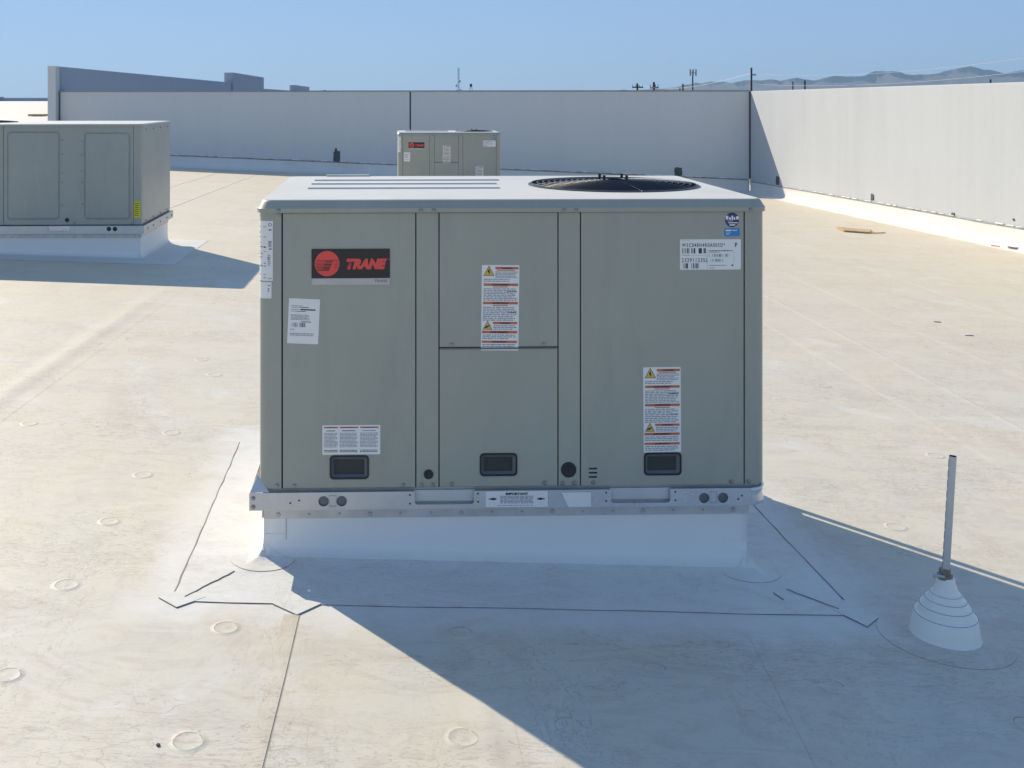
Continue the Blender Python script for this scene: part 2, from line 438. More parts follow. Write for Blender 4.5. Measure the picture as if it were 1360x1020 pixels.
# ---- parapet walls
def wall_between(p0, p1, z00, z01, z1a, z1b, th, mb, m=0, holes=()):
    """upright slab from p0 to p1, thickness th to the left of the direction p0->p1"""
    d = Vector((p1[0]-p0[0], p1[1]-p0[1])).normalized(); n = Vector((-d.y, d.x))*th
    a, b_ = Vector(p0), Vector(p1)
    mb.add([(a.x,a.y,z00),(b_.x,b_.y,z01),(b_.x+n.x,b_.y+n.y,z01),(a.x+n.x,a.y+n.y,z00),
            (a.x,a.y,z1a),(b_.x,b_.y,z1b),(b_.x+n.x,b_.y+n.y,z1b),(a.x+n.x,a.y+n.y,z1a)],
           [(0,3,2,1),(4,5,6,7),(0,1,5,4),(1,2,6,5),(2,3,7,6),(3,0,4,7)], m)
BL, BR_, RN = (-9.12, 27.6), (7.76, 25.1), (8.55, 6.2)
def onb(x): return (x, 27.6 - .1481*(x + 9.12))
def onr(y): return (7.76 + .0418*(25.1 - y), y)

def sliced_wall(parent, fn, ts, ztop, th, gap, mat):
    for t0, t1 in zip(ts, ts[1:]):
        mb = MB(); p0, p1 = fn(t0), fn(t1)
        d = Vector((p1[0]-p0[0], p1[1]-p0[1])).normalized()*gap
        q0 = (p0[0]+d.x, p0[1]+d.y); q1 = (p1[0]-d.x, p1[1]-d.y)
        wall_between(q0, q1, -9, -9, ztop(t0), ztop(t1), th, mb)
        mb.build('wall_panel', mat, parent, bevel=.012)
def coping(parent, fn, t0, t1, ztop, th, mat):
    mb = MB(); p0, p1 = fn(t0), fn(t1)
    d = Vector((p1[0]-p0[0], p1[1]-p0[1])).normalized(); n = Vector((-d.y, d.x))
    a = (p0[0]-n.x*.015, p0[1]-n.y*.015); b_ = (p1[0]-n.x*.015, p1[1]-n.y*.015)
    wall_between(a, b_, ztop(t0)+.003, ztop(t1)+.003, ztop(t0)+.028, ztop(t1)+.028, th+.03, mb)
    mb.build('coping', mat, parent)
def wall_base(parent, fn, ts, hts, side, dash=.8, dr=1.0):
    """membrane turned up the foot of a wall: cove, bar and caulk"""
    mb = MB(); pts = []
    prof = [(.012, 1.0), (.014, .35), (.03, .16), (.07, .07), (.14, .025), (.30, .006), (.32, -.004)]
    for t, hh in zip(ts, hts):
        p = fn(t); q = fn(t+.01); d = Vector((q[0]-p[0], q[1]-p[1])).normalized(); n = Vector((d.y, -d.x))*side
        row = []
        for off, k in prof:
            x, y = p[0]+n.x*off, p[1]+n.y*off
            row.append((x, y, zr(x, y) + k*hh + .004*noise.noise(Vector((x*3, y*3, k*5)))))
        pts.append(row)
    vs = [q for r_ in pts for q in r_]; k = len(prof)
    fs = [(i*k+j, (i+1)*k+j, (i+1)*k+j+1, i*k+j+1) for i in range(len(pts)-1) for j in range(k-1)]
    if side < 0: fs = [tuple(reversed(f)) for f in fs]
    mb.add(vs, fs); mb.build('base_flashing', M_wflash, parent, smooth=True)
    bar = MB(); bead = MB()
    for i in range(len(pts)-1):
        a = Vector(pts[i][0]); b_ = Vector(pts[i+1][0])
        bar.tube(a, b_, .016 if dr == 1 else .010, 5)
        if random.random() < dash:
            u = random.uniform(0, .3); v = random.uniform(.6, 1)
            bead.tube(a.lerp(b_, u)+Vector((0, 0, .02)), a.lerp(b_, v)+Vector((0, 0, .02)), random.uniform(.008, .017)*dr, 5)
    bar.build('termination_bar', M_term, parent)
    o = bead.build('caulk_bead', M_bead, parent); return o

bw = thing('parapet_wall', (0, 0, 0), 0, 'long shaded pale concrete parapet wall across the back of the roof', 'wall')
zt = lambda t: 1.765
sliced_wall(bw, onb, [-9.12, -.15, 7.76], zt, .24, .018, M_wall)
mb = MB(); p = onb(-.15); wall_between((p[0]-.017, p[1]+.05), (p[0]+.017, p[1]+.045), -1, -1, 1.755, 1.755, .15, mb)
mb.build('joint_filler', M_joint, bw)
coping(bw, onb, -9.12, 7.76, zt, .24, M_coping)
xs = [-9.1 + i*(16.82/70) for i in range(71)]
wall_base(bw, onb, xs, [.28]*71, 1)
def opening(parent, p, z, wd, ht, d, nrm, ragged=.3):
    """dark hole with ragged mastic rim, standing a little proud of the wall"""
    mb = MB(); n = 18; c = Vector((p[0], p[1], z)); d = Vector((d[0], d[1], 0)).normalized(); nn = Vector((nrm[0], nrm[1], 0)).normalized()
    o_, i_ = [], []
    for k in range(n):
        t = 2*math.pi*k/n; rr = 1 + ragged*(random.random()-.5)
        sx = max(-1, min(1, 1.35*math.cos(t)))*wd/2; sz = max(-1, min(1, 1.35*math.sin(t)))*ht/2
        o_.append(c + d*sx*rr + Vector((0, 0, sz*rr)) + nn*.004)
        i_.append(c + d*sx*.72*rr + Vector((0, 0, sz*.75*rr)) + nn*.014)
    fs = [(k, (k+1) % n, n+(k+1) % n, n+k) for k in range(n)] + [tuple(range(n, 2*n))]
    mb.add(o_+i_, fs); o = mb.build('sealed_opening', M_mastic, parent)
    me = o.data; bm = bmesh.new(); bm.from_mesh(me); bmesh.ops.recalc_face_normals(bm, faces=bm.faces); bm.to_mesh(me); bm.free()
db = (1, -.1481); nb = (-.1465, -.989)
opening(bw, onb(-1.96), .17, .17, .27, db, nb)
opening(bw, onb(-1.98), .30, .06, .14, db, nb)
opening(bw, onb(6.15), -.12, .17, .20, db, nb)

rw = thing('parapet_wall', (0, 0, 0), 0, 'sunlit white concrete parapet wall with vertical streaks along the right side', 'wall')
ztr = lambda y: 1.765 + (25.1-y)*.0066
# the slab stands outside the roof, so run it from near to far with thickness outward
def onr_rev(t): return onr(-t)
for y0, y1 in ((25.1, 6.2),):
    mb = MB(); p0 = onr(y0 - .01); p1 = onr(y1 + .01)
    wall_between(p0, p1, -9, -9, ztr(y0), ztr(y1), .24, mb) 
    mb.build('wall_panel', M_wall_r, rw, bevel=.012)
ys = [25.0 - i*.25 for i in range(74)]
mb = MB()
mb.tube((7.745, 25.075, -.27), (7.745, 25.075, 1.76), .02, 6); mb.build('corner_sealant', M_joint, rw)
def onr_t(t): return onr(25.0 - t)
wall_base(rw, onr_t, [i*.25 for i in range(74)], [.24 + .001*i for i in range(74)], 1, .45, .6)
dr = (-.0418, 1); nr = (-1, -.04)
opening(rw, onr(23.4), -.20, .20, .22, dr, nr)
opening(rw, onr(18.97), -.13, .12, .12, dr, nr)
opening(rw, onr(16.34), -.14, .09, .04, dr, nr)
opening(rw, onr(14.8), -.05, .04, .03, dr, nr)

# tall facade parapet beyond, running away from us
fw = thing('facade_wall', (0, 0, 0), 0, 'tall shaded facade parapet running away behind the back wall at the left', 'wall')
def fx(D): return -8.286 - .0286*D
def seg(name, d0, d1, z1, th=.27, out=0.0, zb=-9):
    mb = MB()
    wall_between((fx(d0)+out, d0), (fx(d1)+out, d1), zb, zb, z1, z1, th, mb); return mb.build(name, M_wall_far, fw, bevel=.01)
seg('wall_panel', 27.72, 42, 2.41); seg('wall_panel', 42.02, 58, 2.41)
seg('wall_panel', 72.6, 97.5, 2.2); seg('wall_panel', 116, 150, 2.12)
for d0, d1, z in ((58.05, 72.5, 2.95), (97.6, 115.9, 2.72), (145.2, 158, 2.54)):
    seg('raised_panel', d0, d1, z, .5, .12)
mb = MB()
mb.box(-9.36, -9.15, 27.40, 27.71, -9, 2.42); mb.build('end_pier', M_wall, fw, bevel=.01)
mb = MB(); mb.box(-9.30, -8.98, 27.33, 27.395, -.4, .95); mb.build('step_flashing', M_wflash, fw)
# far parapet and board
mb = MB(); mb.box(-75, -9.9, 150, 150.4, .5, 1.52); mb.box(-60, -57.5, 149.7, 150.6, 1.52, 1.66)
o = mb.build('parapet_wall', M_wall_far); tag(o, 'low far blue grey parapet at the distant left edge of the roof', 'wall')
mb = MB(); z = zr(-24.8, 71); mb.box(-.48, .48, -.6, .6, .02, .14)
o = mb.build('wooden_pallet', M_card, loc=(-24.85, 71, z)); tag(o, 'tan board lying on the far roof above the left unit', 'board')

# ---- membrane seams, folds and fastener plates of the roof
M_band = membrane('dusty lap membrane', (.54, .51, .43), (.60, .52, .40), 1.2)
def seam(x, y0, y1, wd=.085, h=.0035, mat=None, wob=.006, line=True):
    n = max(2, int((y1-y0)/.35)); mb = MB(); vs = []
    for i in range(n+1):
        y = y0 + (y1-y0)*i/n; xx = x + wob*noise.noise(Vector((x*3, y*.7, 0)))*2
        z = zr(xx, y)
        vs += [(xx-wd, y, z+.0006), (xx-(.004 if x > 0 else .012), y, z+h), (xx, y, z+h), (xx+.0015, y, z+.0004), (xx+.0035, y, z+.0006)]
    fs, ms = [], []
    for i in range(n):
        for j in range(4):
            a = i*5+j; mb_ = (a, a+1, a+6, a+5); fs.append(mb_); ms.append(1 if j == 2 or (j == 3 and line) or (j == 1 and x > 0 and line) else 0)
    o_ = len(mb.v); mb.v += vs; mb.f += [list(f) for f in fs]; mb.m += ms
    return mb.build('membrane_seam', [mat or M_roof, M_lap], roof)
seam(-.362, -1, 3.335, .088, .0026, M_band)
seam(3.22, -1, 24.9, .08, .003)
seam(2.76, 1, 24.9, .06, .0025, line=False)
seam(3.90, 1, 24.8, .07, .003, line=False)
seam(5.07, 2, 24.8, .07, .003, line=False)
seam(6.38, 2, 24.5, .07, .003)
seam(-3.7, 12.8, 26.3, .07, .004); seam(-4.62, 12.8, 26.3, .07, .004)
seam(-.40, 6.0, 17.8, .07, .003, line=False)
seam(1.55, 5.2, 25, .07, .0025, line=False)
def fold(x, y0, y1, wd, h, drift=0):
    n = 40; mb = MB(); vs = []; k = 9
    for i in range(n+1):
        t = i/n; y = y0 + (y1-y0)*t; xx = x + drift*t + .01*noise.noise(Vector((x, y, 2)))
        e = math.sin(math.pi*t)**.5
        for j in range(k):
            s = j/(k-1)*2-1; dx = s*wd
            hh = h*e*math.exp(-(s*2.0)**2) if s < 0 else h*e*math.exp(-(s*3.4)**2)
            vs.append((xx+dx, y, zr(xx+dx, y) + .0006 + hh))
    fs = [(i*k+j, i*k+j+1, (i+1)*k+j+1, (i+1)*k+j) for i in range(n) for j in range(k-1)]
    mb.add(vs, fs); mb.build('membrane_fold', M_roof, roof, smooth=True)
fold(-2.17, 4.2, 9.2, .15, .008, .06)
fold(.22, 1.6, 3.2, .07, .003, -.05); fold(1.0, 2.2, 3.3, .06, .003, .08)
bumps = [(-1.15,4.544),(-1.145,4.026),(-1.131,3.488),(-.571,3.238),(.134,3.257),(-.561,2.653),(-1.109,2.929),(.68,3.078),(.117,2.71),(-1.165,5.14),(-1.866,5.205),(-1.173,6.276),(1.888,4.251),(3.774,7.6),(.391,2.777),(-1.319,6.636),(2.464,6.519),(1.16,3.02),(1.62,2.86),(-1.72,4.3),(-1.7,3.6),(2.5,5.2),(2.9,4.5),(-.75,5.9),(-1.95,3.1)]
def bump_mesh(seed, r):
    mb = MB(); n = 28; prof = [(1.35, .0002), (1.10, .0010), (1.03, .0022), (.97, .0024), (.90, .0017), (.35, .0020), (.02, .0024)]
    vs = []
    for q, h in prof:
        for i in range(n):
            t = 2*math.pi*i/n; rr = r*q*(1 + .05*noise.noise(Vector((math.cos(t)*1.5, math.sin(t)*1.5, seed))))
            x, y = rr*math.cos(t), rr*math.sin(t); vs.append((x, y, -.035*x - .0145*y + h))
    fs = [(k*n+i, k*n+(i+1) % n, (k+1)*n+(i+1) % n, (k+1)*n+i) for k in range(len(prof)-1) for i in range(n)]
    mb.add(vs, fs); mb.m = [1 if (k // n) in (3,) and (k % n) % 9 != 4 and (k % n) < 20 else 0 for k in range(len(fs))]
    me = mb.mesh('fastener_bump'); me.materials.append(M_roof); me.materials.append(M_lap2)
    for p in me.polygons: p.use_smooth = True
    return me
M_lap2 = simple('bump rim dust', (.40, .36, .29), .8, var=.35, scale=22, world=True)
bms = [bump_mesh(s, r) for s, r in ((1, .036), (2, .034), (5, .038))]
for i, (x, y) in enumerate(bumps):
    o = bpy.data.objects.new('fastener_bump', bms[i % 3]); COL.objects.link(o); o.parent = roof
    o.location = (x, y, zr(x, y)); 

def patch(name, poly, h, parent, mat=None, edge=None, z_of=None):
    """thin welded membrane patch lying on the roof (world outline)"""
    zf = z_of or zr; n = len(poly); mb = MB()
    mb.add([(x, y, zf(x, y)+h) for x, y in poly], [tuple(range(n))], 0)
    mb.add([(x, y, zf(x, y)+h) for x, y in poly] + [(x*1.0, y, zf(x, y)-.001) for x, y in poly],
           [(i, n+i, n+(i+1) % n, (i+1) % n) for i in range(n)], 1)
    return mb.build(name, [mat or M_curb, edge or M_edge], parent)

# ------------------------------------------------------------------ roof curb
YAW = R(1.6); CY, SY = math.cos(YAW), math.sin(YAW)
def loc2w(org, u, v): return (org[0] + u*CY - v*SY, org[1] + u*SY + v*CY)
PROF = [(0, .12), (.001, .085), (.008, .056), (.026, .034), (.065, .018), (.13, .0105), (.22, .0060), (.5, .0045), (1.0, .003)]
def prof_h(f):
    for (a, ha), (b_, hb) in zip(PROF, PROF[1:]):
        if a <= f <= b_: return ha + (hb-ha)*(f-a)/(b_-a)
    return .004
def make_curb(org, u0, u1, v0, v1, ztop, ext, label, corner_patches, group=None):
    """org world corner; ext = outward reach of the flap (left, front, right, back)"""
    t = thing('roof_curb', (0, 0, 0), 0, label, 'roof curb', group)
    inner = [loc2w(org, *p) for p in ((u0, v0), (u1, v0), (u1, v1), (u0, v1))]
    l, f, r, bk = ext
    outer = [loc2w(org, *p) for p in ((u0-l, v0-f), (u1+r, v0-f), (u1+r, v1+bk), (u0-l, v1+bk))]
    n = 36; mb = MB(); rings = []
    def ringpt(s, k, fr):
        a = Vector(inner[s]).lerp(Vector(inner[(s+1) % 4]), k/n); b_ = Vector(outer[s]).lerp(Vector(outer[(s+1) % 4]), k/n)
        return a.lerp(b_, fr)
    for fr, h in [(0, None)] + PROF:
        row = []
        for s in range(4):
            for k in range(n):
                p = ringpt(s, k, fr)
                if h is None: row.append((p.x, p.y, ztop))
                else:
                    wv = .010*noise.noise(Vector((p.x*2.2, p.y*2.2, 7))) if fr == 1.0 else 0
                    row.append((p.x, p.y + wv, zr(p.x, p.y) + h + .0012*noise.noise(Vector((p.x*9, p.y*9, 1)))*(1 if fr > .1 else 0)))
        rings.append(row)
    N_ = 4*n; vs = [q for r_ in rings for q in r_]
    # side wall (first band) is curb_wall, rest the flap
    J = 5
    mb.add([q for r_ in rings[:J+1] for q in r_], [(k*N_+i, (k+1)*N_+i, (k+1)*N_+(i+1) % N_, k*N_+(i+1) % N_) for k in range(J) for i in range(N_)])
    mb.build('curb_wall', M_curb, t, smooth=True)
    fl = MB(); vs = [q for r_ in rings[J:] for q in r_]; K = len(rings)-J
    fl.add(vs, [(k*N_+i, (k+1)*N_+i, (k+1)*N_+(i+1) % N_, k*N_+(i+1) % N_) for k in range(K-1) for i in range(N_)], 0)
    last = rings[-1]; fl.add(last + [(x, y, z-.0045) for x, y, z in last], [(i, N_+i, N_+(i+1) % N_, (i+1) % N_) for i in range(N_)], 1)
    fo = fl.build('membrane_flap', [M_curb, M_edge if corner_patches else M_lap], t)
    for p in fo.data.polygons: p.use_smooth = p.material_index == 0
    # termination bar, slightly proud of the wall, with screws
    th = .005
    for a, b_, lab in ((0, 1, 'f'), (1, 2, 'r'), (2, 3, 'b'), (3, 0, 'l')):
        A, B = Vector(inner[a]), Vector(inner[b_]); d = (B-A).normalized(); nn = Vector((d.y, -d.x))
        bar = MB(); q = [A + nn*.002, B + nn*.002, B + nn*(.002+th), A + nn*(.002+th)]
        bar.add([(p.x, p.y, ztop-.044) for p in q] + [(p.x, p.y, ztop-.012) for p in q],
                [(3,2,1,0),(4,5,6,7),(0,4,7,3),(1,2,6,5),(3,7,6,2),(0,1,5,4)])
        bo = bar.build('termination_bar', M_alu, t)
        if lab in 'fr':
            L_ = (B-A).length; m_ = int(L_/.1); 
            sm = MB()
            for i in range(m_):
                c = A + d*(.05 + i*(L_-.1)/(m_-1)) + nn*(.002+th)
                c3 = Vector((c.x, c.y, ztop-.030+random.uniform(-.001, .001)))
                rr = .0085 if i % 3 == 0 else .0045
                sm.tube(c3, c3 + Vector((nn.x, nn.y, 0))*.003, rr, 10, rr*.7)
            sm.build('screw', M_dull, bo)
    return t, inner, outer

O1 = (-.540, 3.705); Z1 = .22
curb1, inn1, out1 = make_curb(O1, .013, 1.70, .035, 1.09, Z1 - .004, (.255, .335, .245, .25),
    'white membrane covered roof curb under the large air conditioner in front', True)
# patches welded at the flap corners (parts of the curb)
patch('flap_patch', [(-.815,3.415),(-.745,3.352),(-.668,3.43),(-.744,3.49)], .0042, curb1)
patch('flap_patch', [(-.452,3.398),(-.368,3.33),(-.300,3.411),(-.385,3.47)], .0045, curb1)
patch('flap_patch', [(1.345,3.50),(1.414,3.385),(1.475,3.448),(1.43,3.575)], .0042, curb1)
def skirt_z(x, y):
    # height over the cove near the curb
    dx, dy = x-O1[0], y-O1[1]; u = dx*CY + dy*SY; v = -dx*SY + dy*CY
    fx_ = max((.013-u)/.255, (u-1.70)/.245, 0); fy_ = max((.035-v)/.335, (v-1.09)/.25, 0)
    return zr(x, y) + prof_h(max(fx_, fy_))
def corner_disc(cx, cy, r, ang0, ang1):
    mb = MB(); n = 26; k = 7; vs = []; fs = []
    for j in range(k+1):
        for i in range(n+1):
            t = R(ang0 + (ang1-ang0)*i/n); q = .012 + (r-.012)*j/k; x = cx + q*math.cos(t); y = cy + q*math.sin(t)
            vs.append((x, y, skirt_z(x, y) + .0020))
    m = n+1
    fs = [(j*m+i, (j+1)*m+i, (j+1)*m+i+1, j*m+i+1) for j in range(k) for i in range(n)]
    mb.add(vs, fs, 0); last = vs[-m:]
    mb.add(last + [(x, y, z-.003) for x, y, z in last], [(i, m+i, m+i+1, i+1) for i in range(n)], 1)
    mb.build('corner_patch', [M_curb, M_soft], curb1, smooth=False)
corner_disc(inn1[0][0], inn1[0][1], .115, 150, 345)
corner_disc(inn1[1][0], inn1[1][1], .115, -150, 40)
def weld_line(a, b_, name='lap_edge', wd=.0035, lift=.0022):
    mb = MB(); n = 14; A, B = Vector(a), Vector(b_); d = (B-A).normalized(); nn = Vector((-d.y, d.x))
    vs = []
    for i in range(n+1):
        p = A.lerp(B, i/n) + nn*.004*noise.noise(Vector((i*.5, a[0], 0))); z = skirt_z(p.x, p.y)
        vs += [(p.x-nn.x*wd, p.y-nn.y*wd, z+.0008), (p.x, p.y, z+lift+.001), (p.x+nn.x*wd*.4, p.y+nn.y*wd*.4, z+.0008)]
    fs = []
    for i in range(n):
        for j in range(2): a_ = i*3+j; fs.append((a_, a_+3, a_+4, a_+1))
    mb.add(vs, fs); mb.build(name, M_edge, curb1)
weld_line((-.735, 3.425), (-.61, 3.62)); weld_line((1.245, 3.63), (1.37, 3.50)); weld_line((1.19, 3.60), (1.21, 3.55), wd=.003)
def edge_line(p, q):
    P_, Q_ = Vector(p), Vector(q); n = 24; mb = MB(); d = (Q_-P_).normalized(); nn = Vector((-d.y, d.x)); vs = []
    for i in range(n+1):
        c = P_.lerp(Q_, i/n) + nn*.004*noise.noise(Vector((i*.6, p[0], 4))); z = zr(c.x, c.y)
        k = .0016 + .0012*abs(noise.noise(Vector((i*.9, p[1], 8))))
        vs += [(c.x-nn.x*k, c.y-nn.y*k, z+.0042), (c.x+nn.x*k, c.y+nn.y*k, z+.0042), (c.x+nn.x*k*2, c.y+nn.y*k*2, z+.0005), (c.x-nn.x*k*2, c.y-nn.y*k*2, z+.0005)]
    fs = [(i*4+j, i*4+(j+1) % 4, i*4+4+(j+1) % 4, i*4+4+j) for i in range(n) for j in range(4)]
    mb.add(vs, fs); mb.build('lap_edge', M_edge, curb1)
edge_line((out1[0][0]-.001, out1[0][1]+.06), (out1[3][0]-.001, out1[3][1]-.02))
edge_line((out1[1][0]+.001, out1[1][1]+.12), (out1[2][0]+.001, out1[2][1]-.3))
# little reinforcing sheets on the upright faces
def face_patch(u0, u1, z0, z1, r):
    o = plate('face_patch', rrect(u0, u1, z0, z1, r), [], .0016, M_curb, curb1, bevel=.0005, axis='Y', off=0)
    o.location = (*loc2w(O1, 0, .0335), 0); o.rotation_euler = (0, 0, YAW)
face_patch(.014, .085, .045, .118, .006)
face_patch(1.615, 1.699, -.005, .075, .012)
mb = MB(); mb.box(.088, .092, 0, .0015, .06, .19)
o = mb.build('fold_line', M_dull, curb1); o.location = (*loc2w(O1, 0, .0335), 0); o.rotation_euler = (0, 0, YAW)

# ------------------------------------------------------------------ rooftop unit
def screw(parent, u, z, y=0.0, r=.0068, name='screw'):
    o = bpy.data.objects.new(name, SCREW); COL.objects.link(o); o.parent = parent; o.location = (u, y, z); o.scale = (r/.0068,)*3
    return o
mb = MB(); mb.lathe([(.0085, 0), (.0085, .0012), (.0055, .0014), (.0052, .0045), (.0035, .0055), (.001, .0056)], n=14)
SCREW = mb.mesh('screw'); SCREW.transform(Matrix.Rotation(R(90), 4, 'X')); SCREW.materials.append(M_screw)

def ring_rect(x0, x1, y0, y1, r, n=6):
    return rrect(x0, x1, y0, y1, r, n)
def cover(parent, x0, x1, y0, y1, zb, lip, rise, inset, holes, mat, r=.045, lipout=.0):
    mb = MB(); n = len(ring_rect(0, 1, 0, 1, .1))
    prof = [(.012, zb), (0, zb), (0, zb+lip), (.003, zb+lip+.003), (inset*.62, zb+lip+rise*.80), (inset*.85, zb+lip+rise*.965), (inset, zb+lip+rise)]
    rings = []
    for ins, z in prof:
        rings.append([(x, y, z) for x, y in ring_rect(x0+ins, x1-ins, y0+ins, y1-ins, max(.006, r-ins*.5))])
    vs = [q for r_ in rings for q in r_]
    fs = [(k*n+i, k*n+(i+1) % n, (k+1)*n+(i+1) % n, (k+1)*n+i) for k in range(len(prof)-1) for i in range(n)]
    mb.add(vs, fs); o = mb.build('cover_rim', mat[0], parent, auto=True)
    zt_ = zb+lip+rise
    top = plate('top_cover', [(x, y) for x, y, _ in rings[-1]], holes, .002, mat[1], parent, bevel=0, axis='Z', off=zt_+.0003)
    return o, top, zt_

def fan(parent, cu, cv, zt_, r, nr=13, rods=28):
    mb = MB(); mb.lathe([(r, .004), (r-.004, .004), (r-.006, -.20), (.01, -.20)], cu, cv, zt_, 48, cap=True); mb.v = mb.v
    mb.build('fan_shroud', M_black, parent, smooth=False)
    for q in range(4):
        b_ = MB(); a0 = q*90; vs = []
        for i in range(7):
            t = R(a0 + i*10)
            for rr, dz in ((.09, 0), (r-.03, 0)):
                vs.append((cu+rr*math.cos(t), cv+rr*math.sin(t), zt_-.15 + i*.013 + (.01 if rr > .1 else 0)))
        b_.add(vs, [(i*2, i*2+1, i*2+3, i*2+2) for i in range(6)])
        o = b_.build('fan_blade', M_pocket, parent, smooth=True)
        s = o.modifiers.new('s', 'SOLIDIFY'); s.thickness = .003
    b_ = MB(); b_.lathe([(.085, -.19), (.085, -.07), (.07, -.06), (.02, -.055)], cu, cv, zt_, 24); b_.build('fan_hub', M_black, parent, auto=True)
    gd = MB(); gd.lathe([(r+.003, -.001), (r+.003, .003), (r-.006, .006), (r-.006, .001)], cu, cv, zt_, 56, cap=False)
    go = gd.build('fan_guard', M_wire, parent, auto=True)
    hz = lambda q: .006 + .017*(1-(q/r)**2)
    for k in range(nr):
        q = .05 + (r-.06)*k/(nr-1); mb = MB(); n = 40 if q > .15 else 20; m = 5; wr = .0022; vs = []
        for i in range(n):
            t = 2*math.pi*i/n
            for j in range(m):
                a = 2*math.pi*j/m; vs.append((cu+(q+wr*math.cos(a))*math.cos(t), cv+(q+wr*math.cos(a))*math.sin(t), zt_+hz(q)+wr*math.sin(a)))
        mb.add(vs, [(i*m+j, ((i+1) % n)*m+j, ((i+1) % n)*m+(j+1) % m, i*m+(j+1) % m) for i in range(n) for j in range(m)])
        mb.build('guard_ring', M_wire, go, smooth=True)
    for k in range(rods):
        t = 2*math.pi*(k+.5)/rods; mb = MB(); c, s_ = math.cos(t), math.sin(t)
        pts = [(cu+q*c, cv+q*s_, zt_+hz(q)-.004) for q in (.06, r*.4, r*.7, r)]
        for a, b2 in zip(pts, pts[1:]): mb.tube(a, b2, .0019 if k % 7 else .004, 5)
        mb.build('guard_rod', M_wire if k % 7 else M_wire_l, go)
    for dx in (-.045, .045):
        for dy in (-.045, .045):
            mb = MB(); mb.tube((cu+dx, cv+dy, zt_+.008), (cu+dx, cv+dy, zt_+.042), .006, 8); mb.tube((cu+dx, cv+dy, zt_+.018), (cu+dx, cv+dy, zt_+.025), .010, 6)
            mb.build('motor_bolt', M_black, parent)

def printed(parent, name, u, z, wd, ht, y, mat, rot=0, rad=.003):
    """adhesive label; its own frame: x right, z down negative, from its top left corner"""
    o = plate(name, rrect(0, wd, -ht, 0, rad, 3), [], .0006, mat, parent, bevel=0, axis='Y', off=0)
    o.location = (u, y, z); o.rotation_euler = (0, rot, 0)
    return o
def lines(mb, x0, x1, z0, z1, rows, m=0, y=-.0004, fill=.5, gapp=.12, jit=.25):
    """lines of print too small to read: rows of little dashes"""
    p = (z0-z1)/rows
    for i in range(rows):
        zc = z0 - p*(i+.5); x = x0; end = x1 - (x1-x0)*random.random()*jit*(1 if i % 3 == 2 else .35)
        while x < end:
            ln = (x1-x0)*random.uniform(.05, .16); e = min(x+ln, end)
            mb.quad(x, e, zc-p*fill/2, zc+p*fill/2, y, m); x = e + (x1-x0)*random.uniform(.012, .03)
def barcode(mb, x0, x1, z0, z1, m=0, y=-.0004, n=34):
    x = x0; st = (x1-x0)/n
    for i in range(n):
        if random.random() < .52: mb.quad(x, x+st*random.choice((.5, .9, .9)), z1, z0, y, m)
        x += st
def tri(mb, cx, z0, wd, ht, y, m):
    mb.add([(cx-wd/2, y, z0), (cx+wd/2, y, z0), (cx, y, z0+ht)], [(0, 1, 2)], m)
PM = [M_grey_ink, M_ink, M_orange, M_yellow, M_redband]
def warning_label(parent, u, z, wd, ht, y, rot=0):
    o = printed(parent, 'warning_label', u, z, wd, ht, y, M_label, rot)
    mb = MB(); W, H = wd, ht
    bands = [(.36, .98, .022, .050, 'WARNING'), (.05, .97, .215, .245, 'AVERTISSEMENT'), (.04, .97, .43, .460, 'ADVERTENCIA'),
             (.31, .96, .665, .692, 'WARNING'), (.02, .96, .770, .800, 'AVERTISSEMENT'), (.02, .96, .885, .912, 'ADVERTENCIA')]
    for a, b_, t0, t1, s in bands: mb.quad(a*W, b_*W, -t1*H, -t0*H, -.0003, 2)
    for cx, zb, s_ in ((.19, .128, .30), (.17, .757, .26)):
        tri(mb, cx*W, -zb*H, s_*W, s_*W*.92, -.0003, 1); tri(mb, cx*W, -zb*H+.0016, s_*W*.86, s_*W*.79, -.0006, 3)
    # lightning bolt and hand symbol
    c = .19*W; q = -.128*H
    mb.add([(c-.004, -.0009, q+.020), (c+.003, -.0009, q+.024), (c+.001, -.0009, q+.015), (c+.005, -.0009, q+.015), (c-.001, -.0009, q+.003), (c, -.0009, q+.012), (c-.004, -.0009, q+.012)], [(0, 6, 5, 2, 1), (5, 4, 3, 2)], 1)
    c = .17*W; q = -.757*H
    mb.add([(c-.013, -.0009, q+.004), (c-.004, -.0009, q+.006), (c+.006, -.0009, q+.012), (c+.009, -.0009, q+.016), (c+.003, -.0009, q+.015), (c-.006, -.0009, q+.012)], [(0, 1, 2, 3, 4, 5)], 1)
    mb.quad(.40*W, .88*W, -.066*H, -.056*H, -.0004, 2)
    lines(mb, .36*W, .97*W, -.072*H, -.155*H, 5, 0); lines(mb, .05*W, .8*W, -.158*H, -.20*H, 2, 0)
    mb.quad(.3*W, .7*W, -.262*H, -.252*H, -.0004, 2); lines(mb, .05*W, .96*W, -.27*H, -.42*H, 8, 0)
    mb.quad(.3*W, .7*W, -.478*H, -.468*H, -.0004, 2); lines(mb, .04*W, .95*W, -.485*H, -.655*H, 8, 0)
    lines(mb, .33*W, .95*W, -.70*H, -.76*H, 3, 0); lines(mb, .04*W, .94*W, -.81*H, -.87*H, 3, 0); lines(mb, .04*W, .94*W, -.92*H, -.985*H, 3, 0)
    mb.quad(.68*W, .94*W, -.316*H, -.308*H, -.0005, 1); mb.quad(.72*W, .93*W, -.556*H, -.549*H, -.0005, 1)
    mb.build('printing', PM, o)
    for a, b_, t0, t1, s in bands:
        text('lettering', s, (t1-t0)*H*.95, (a+b_)/2*W, -t1*H+(t1-t0)*H*.14, -.0007, M_ink, o, align='CENTER', bold=.0003)
    return o

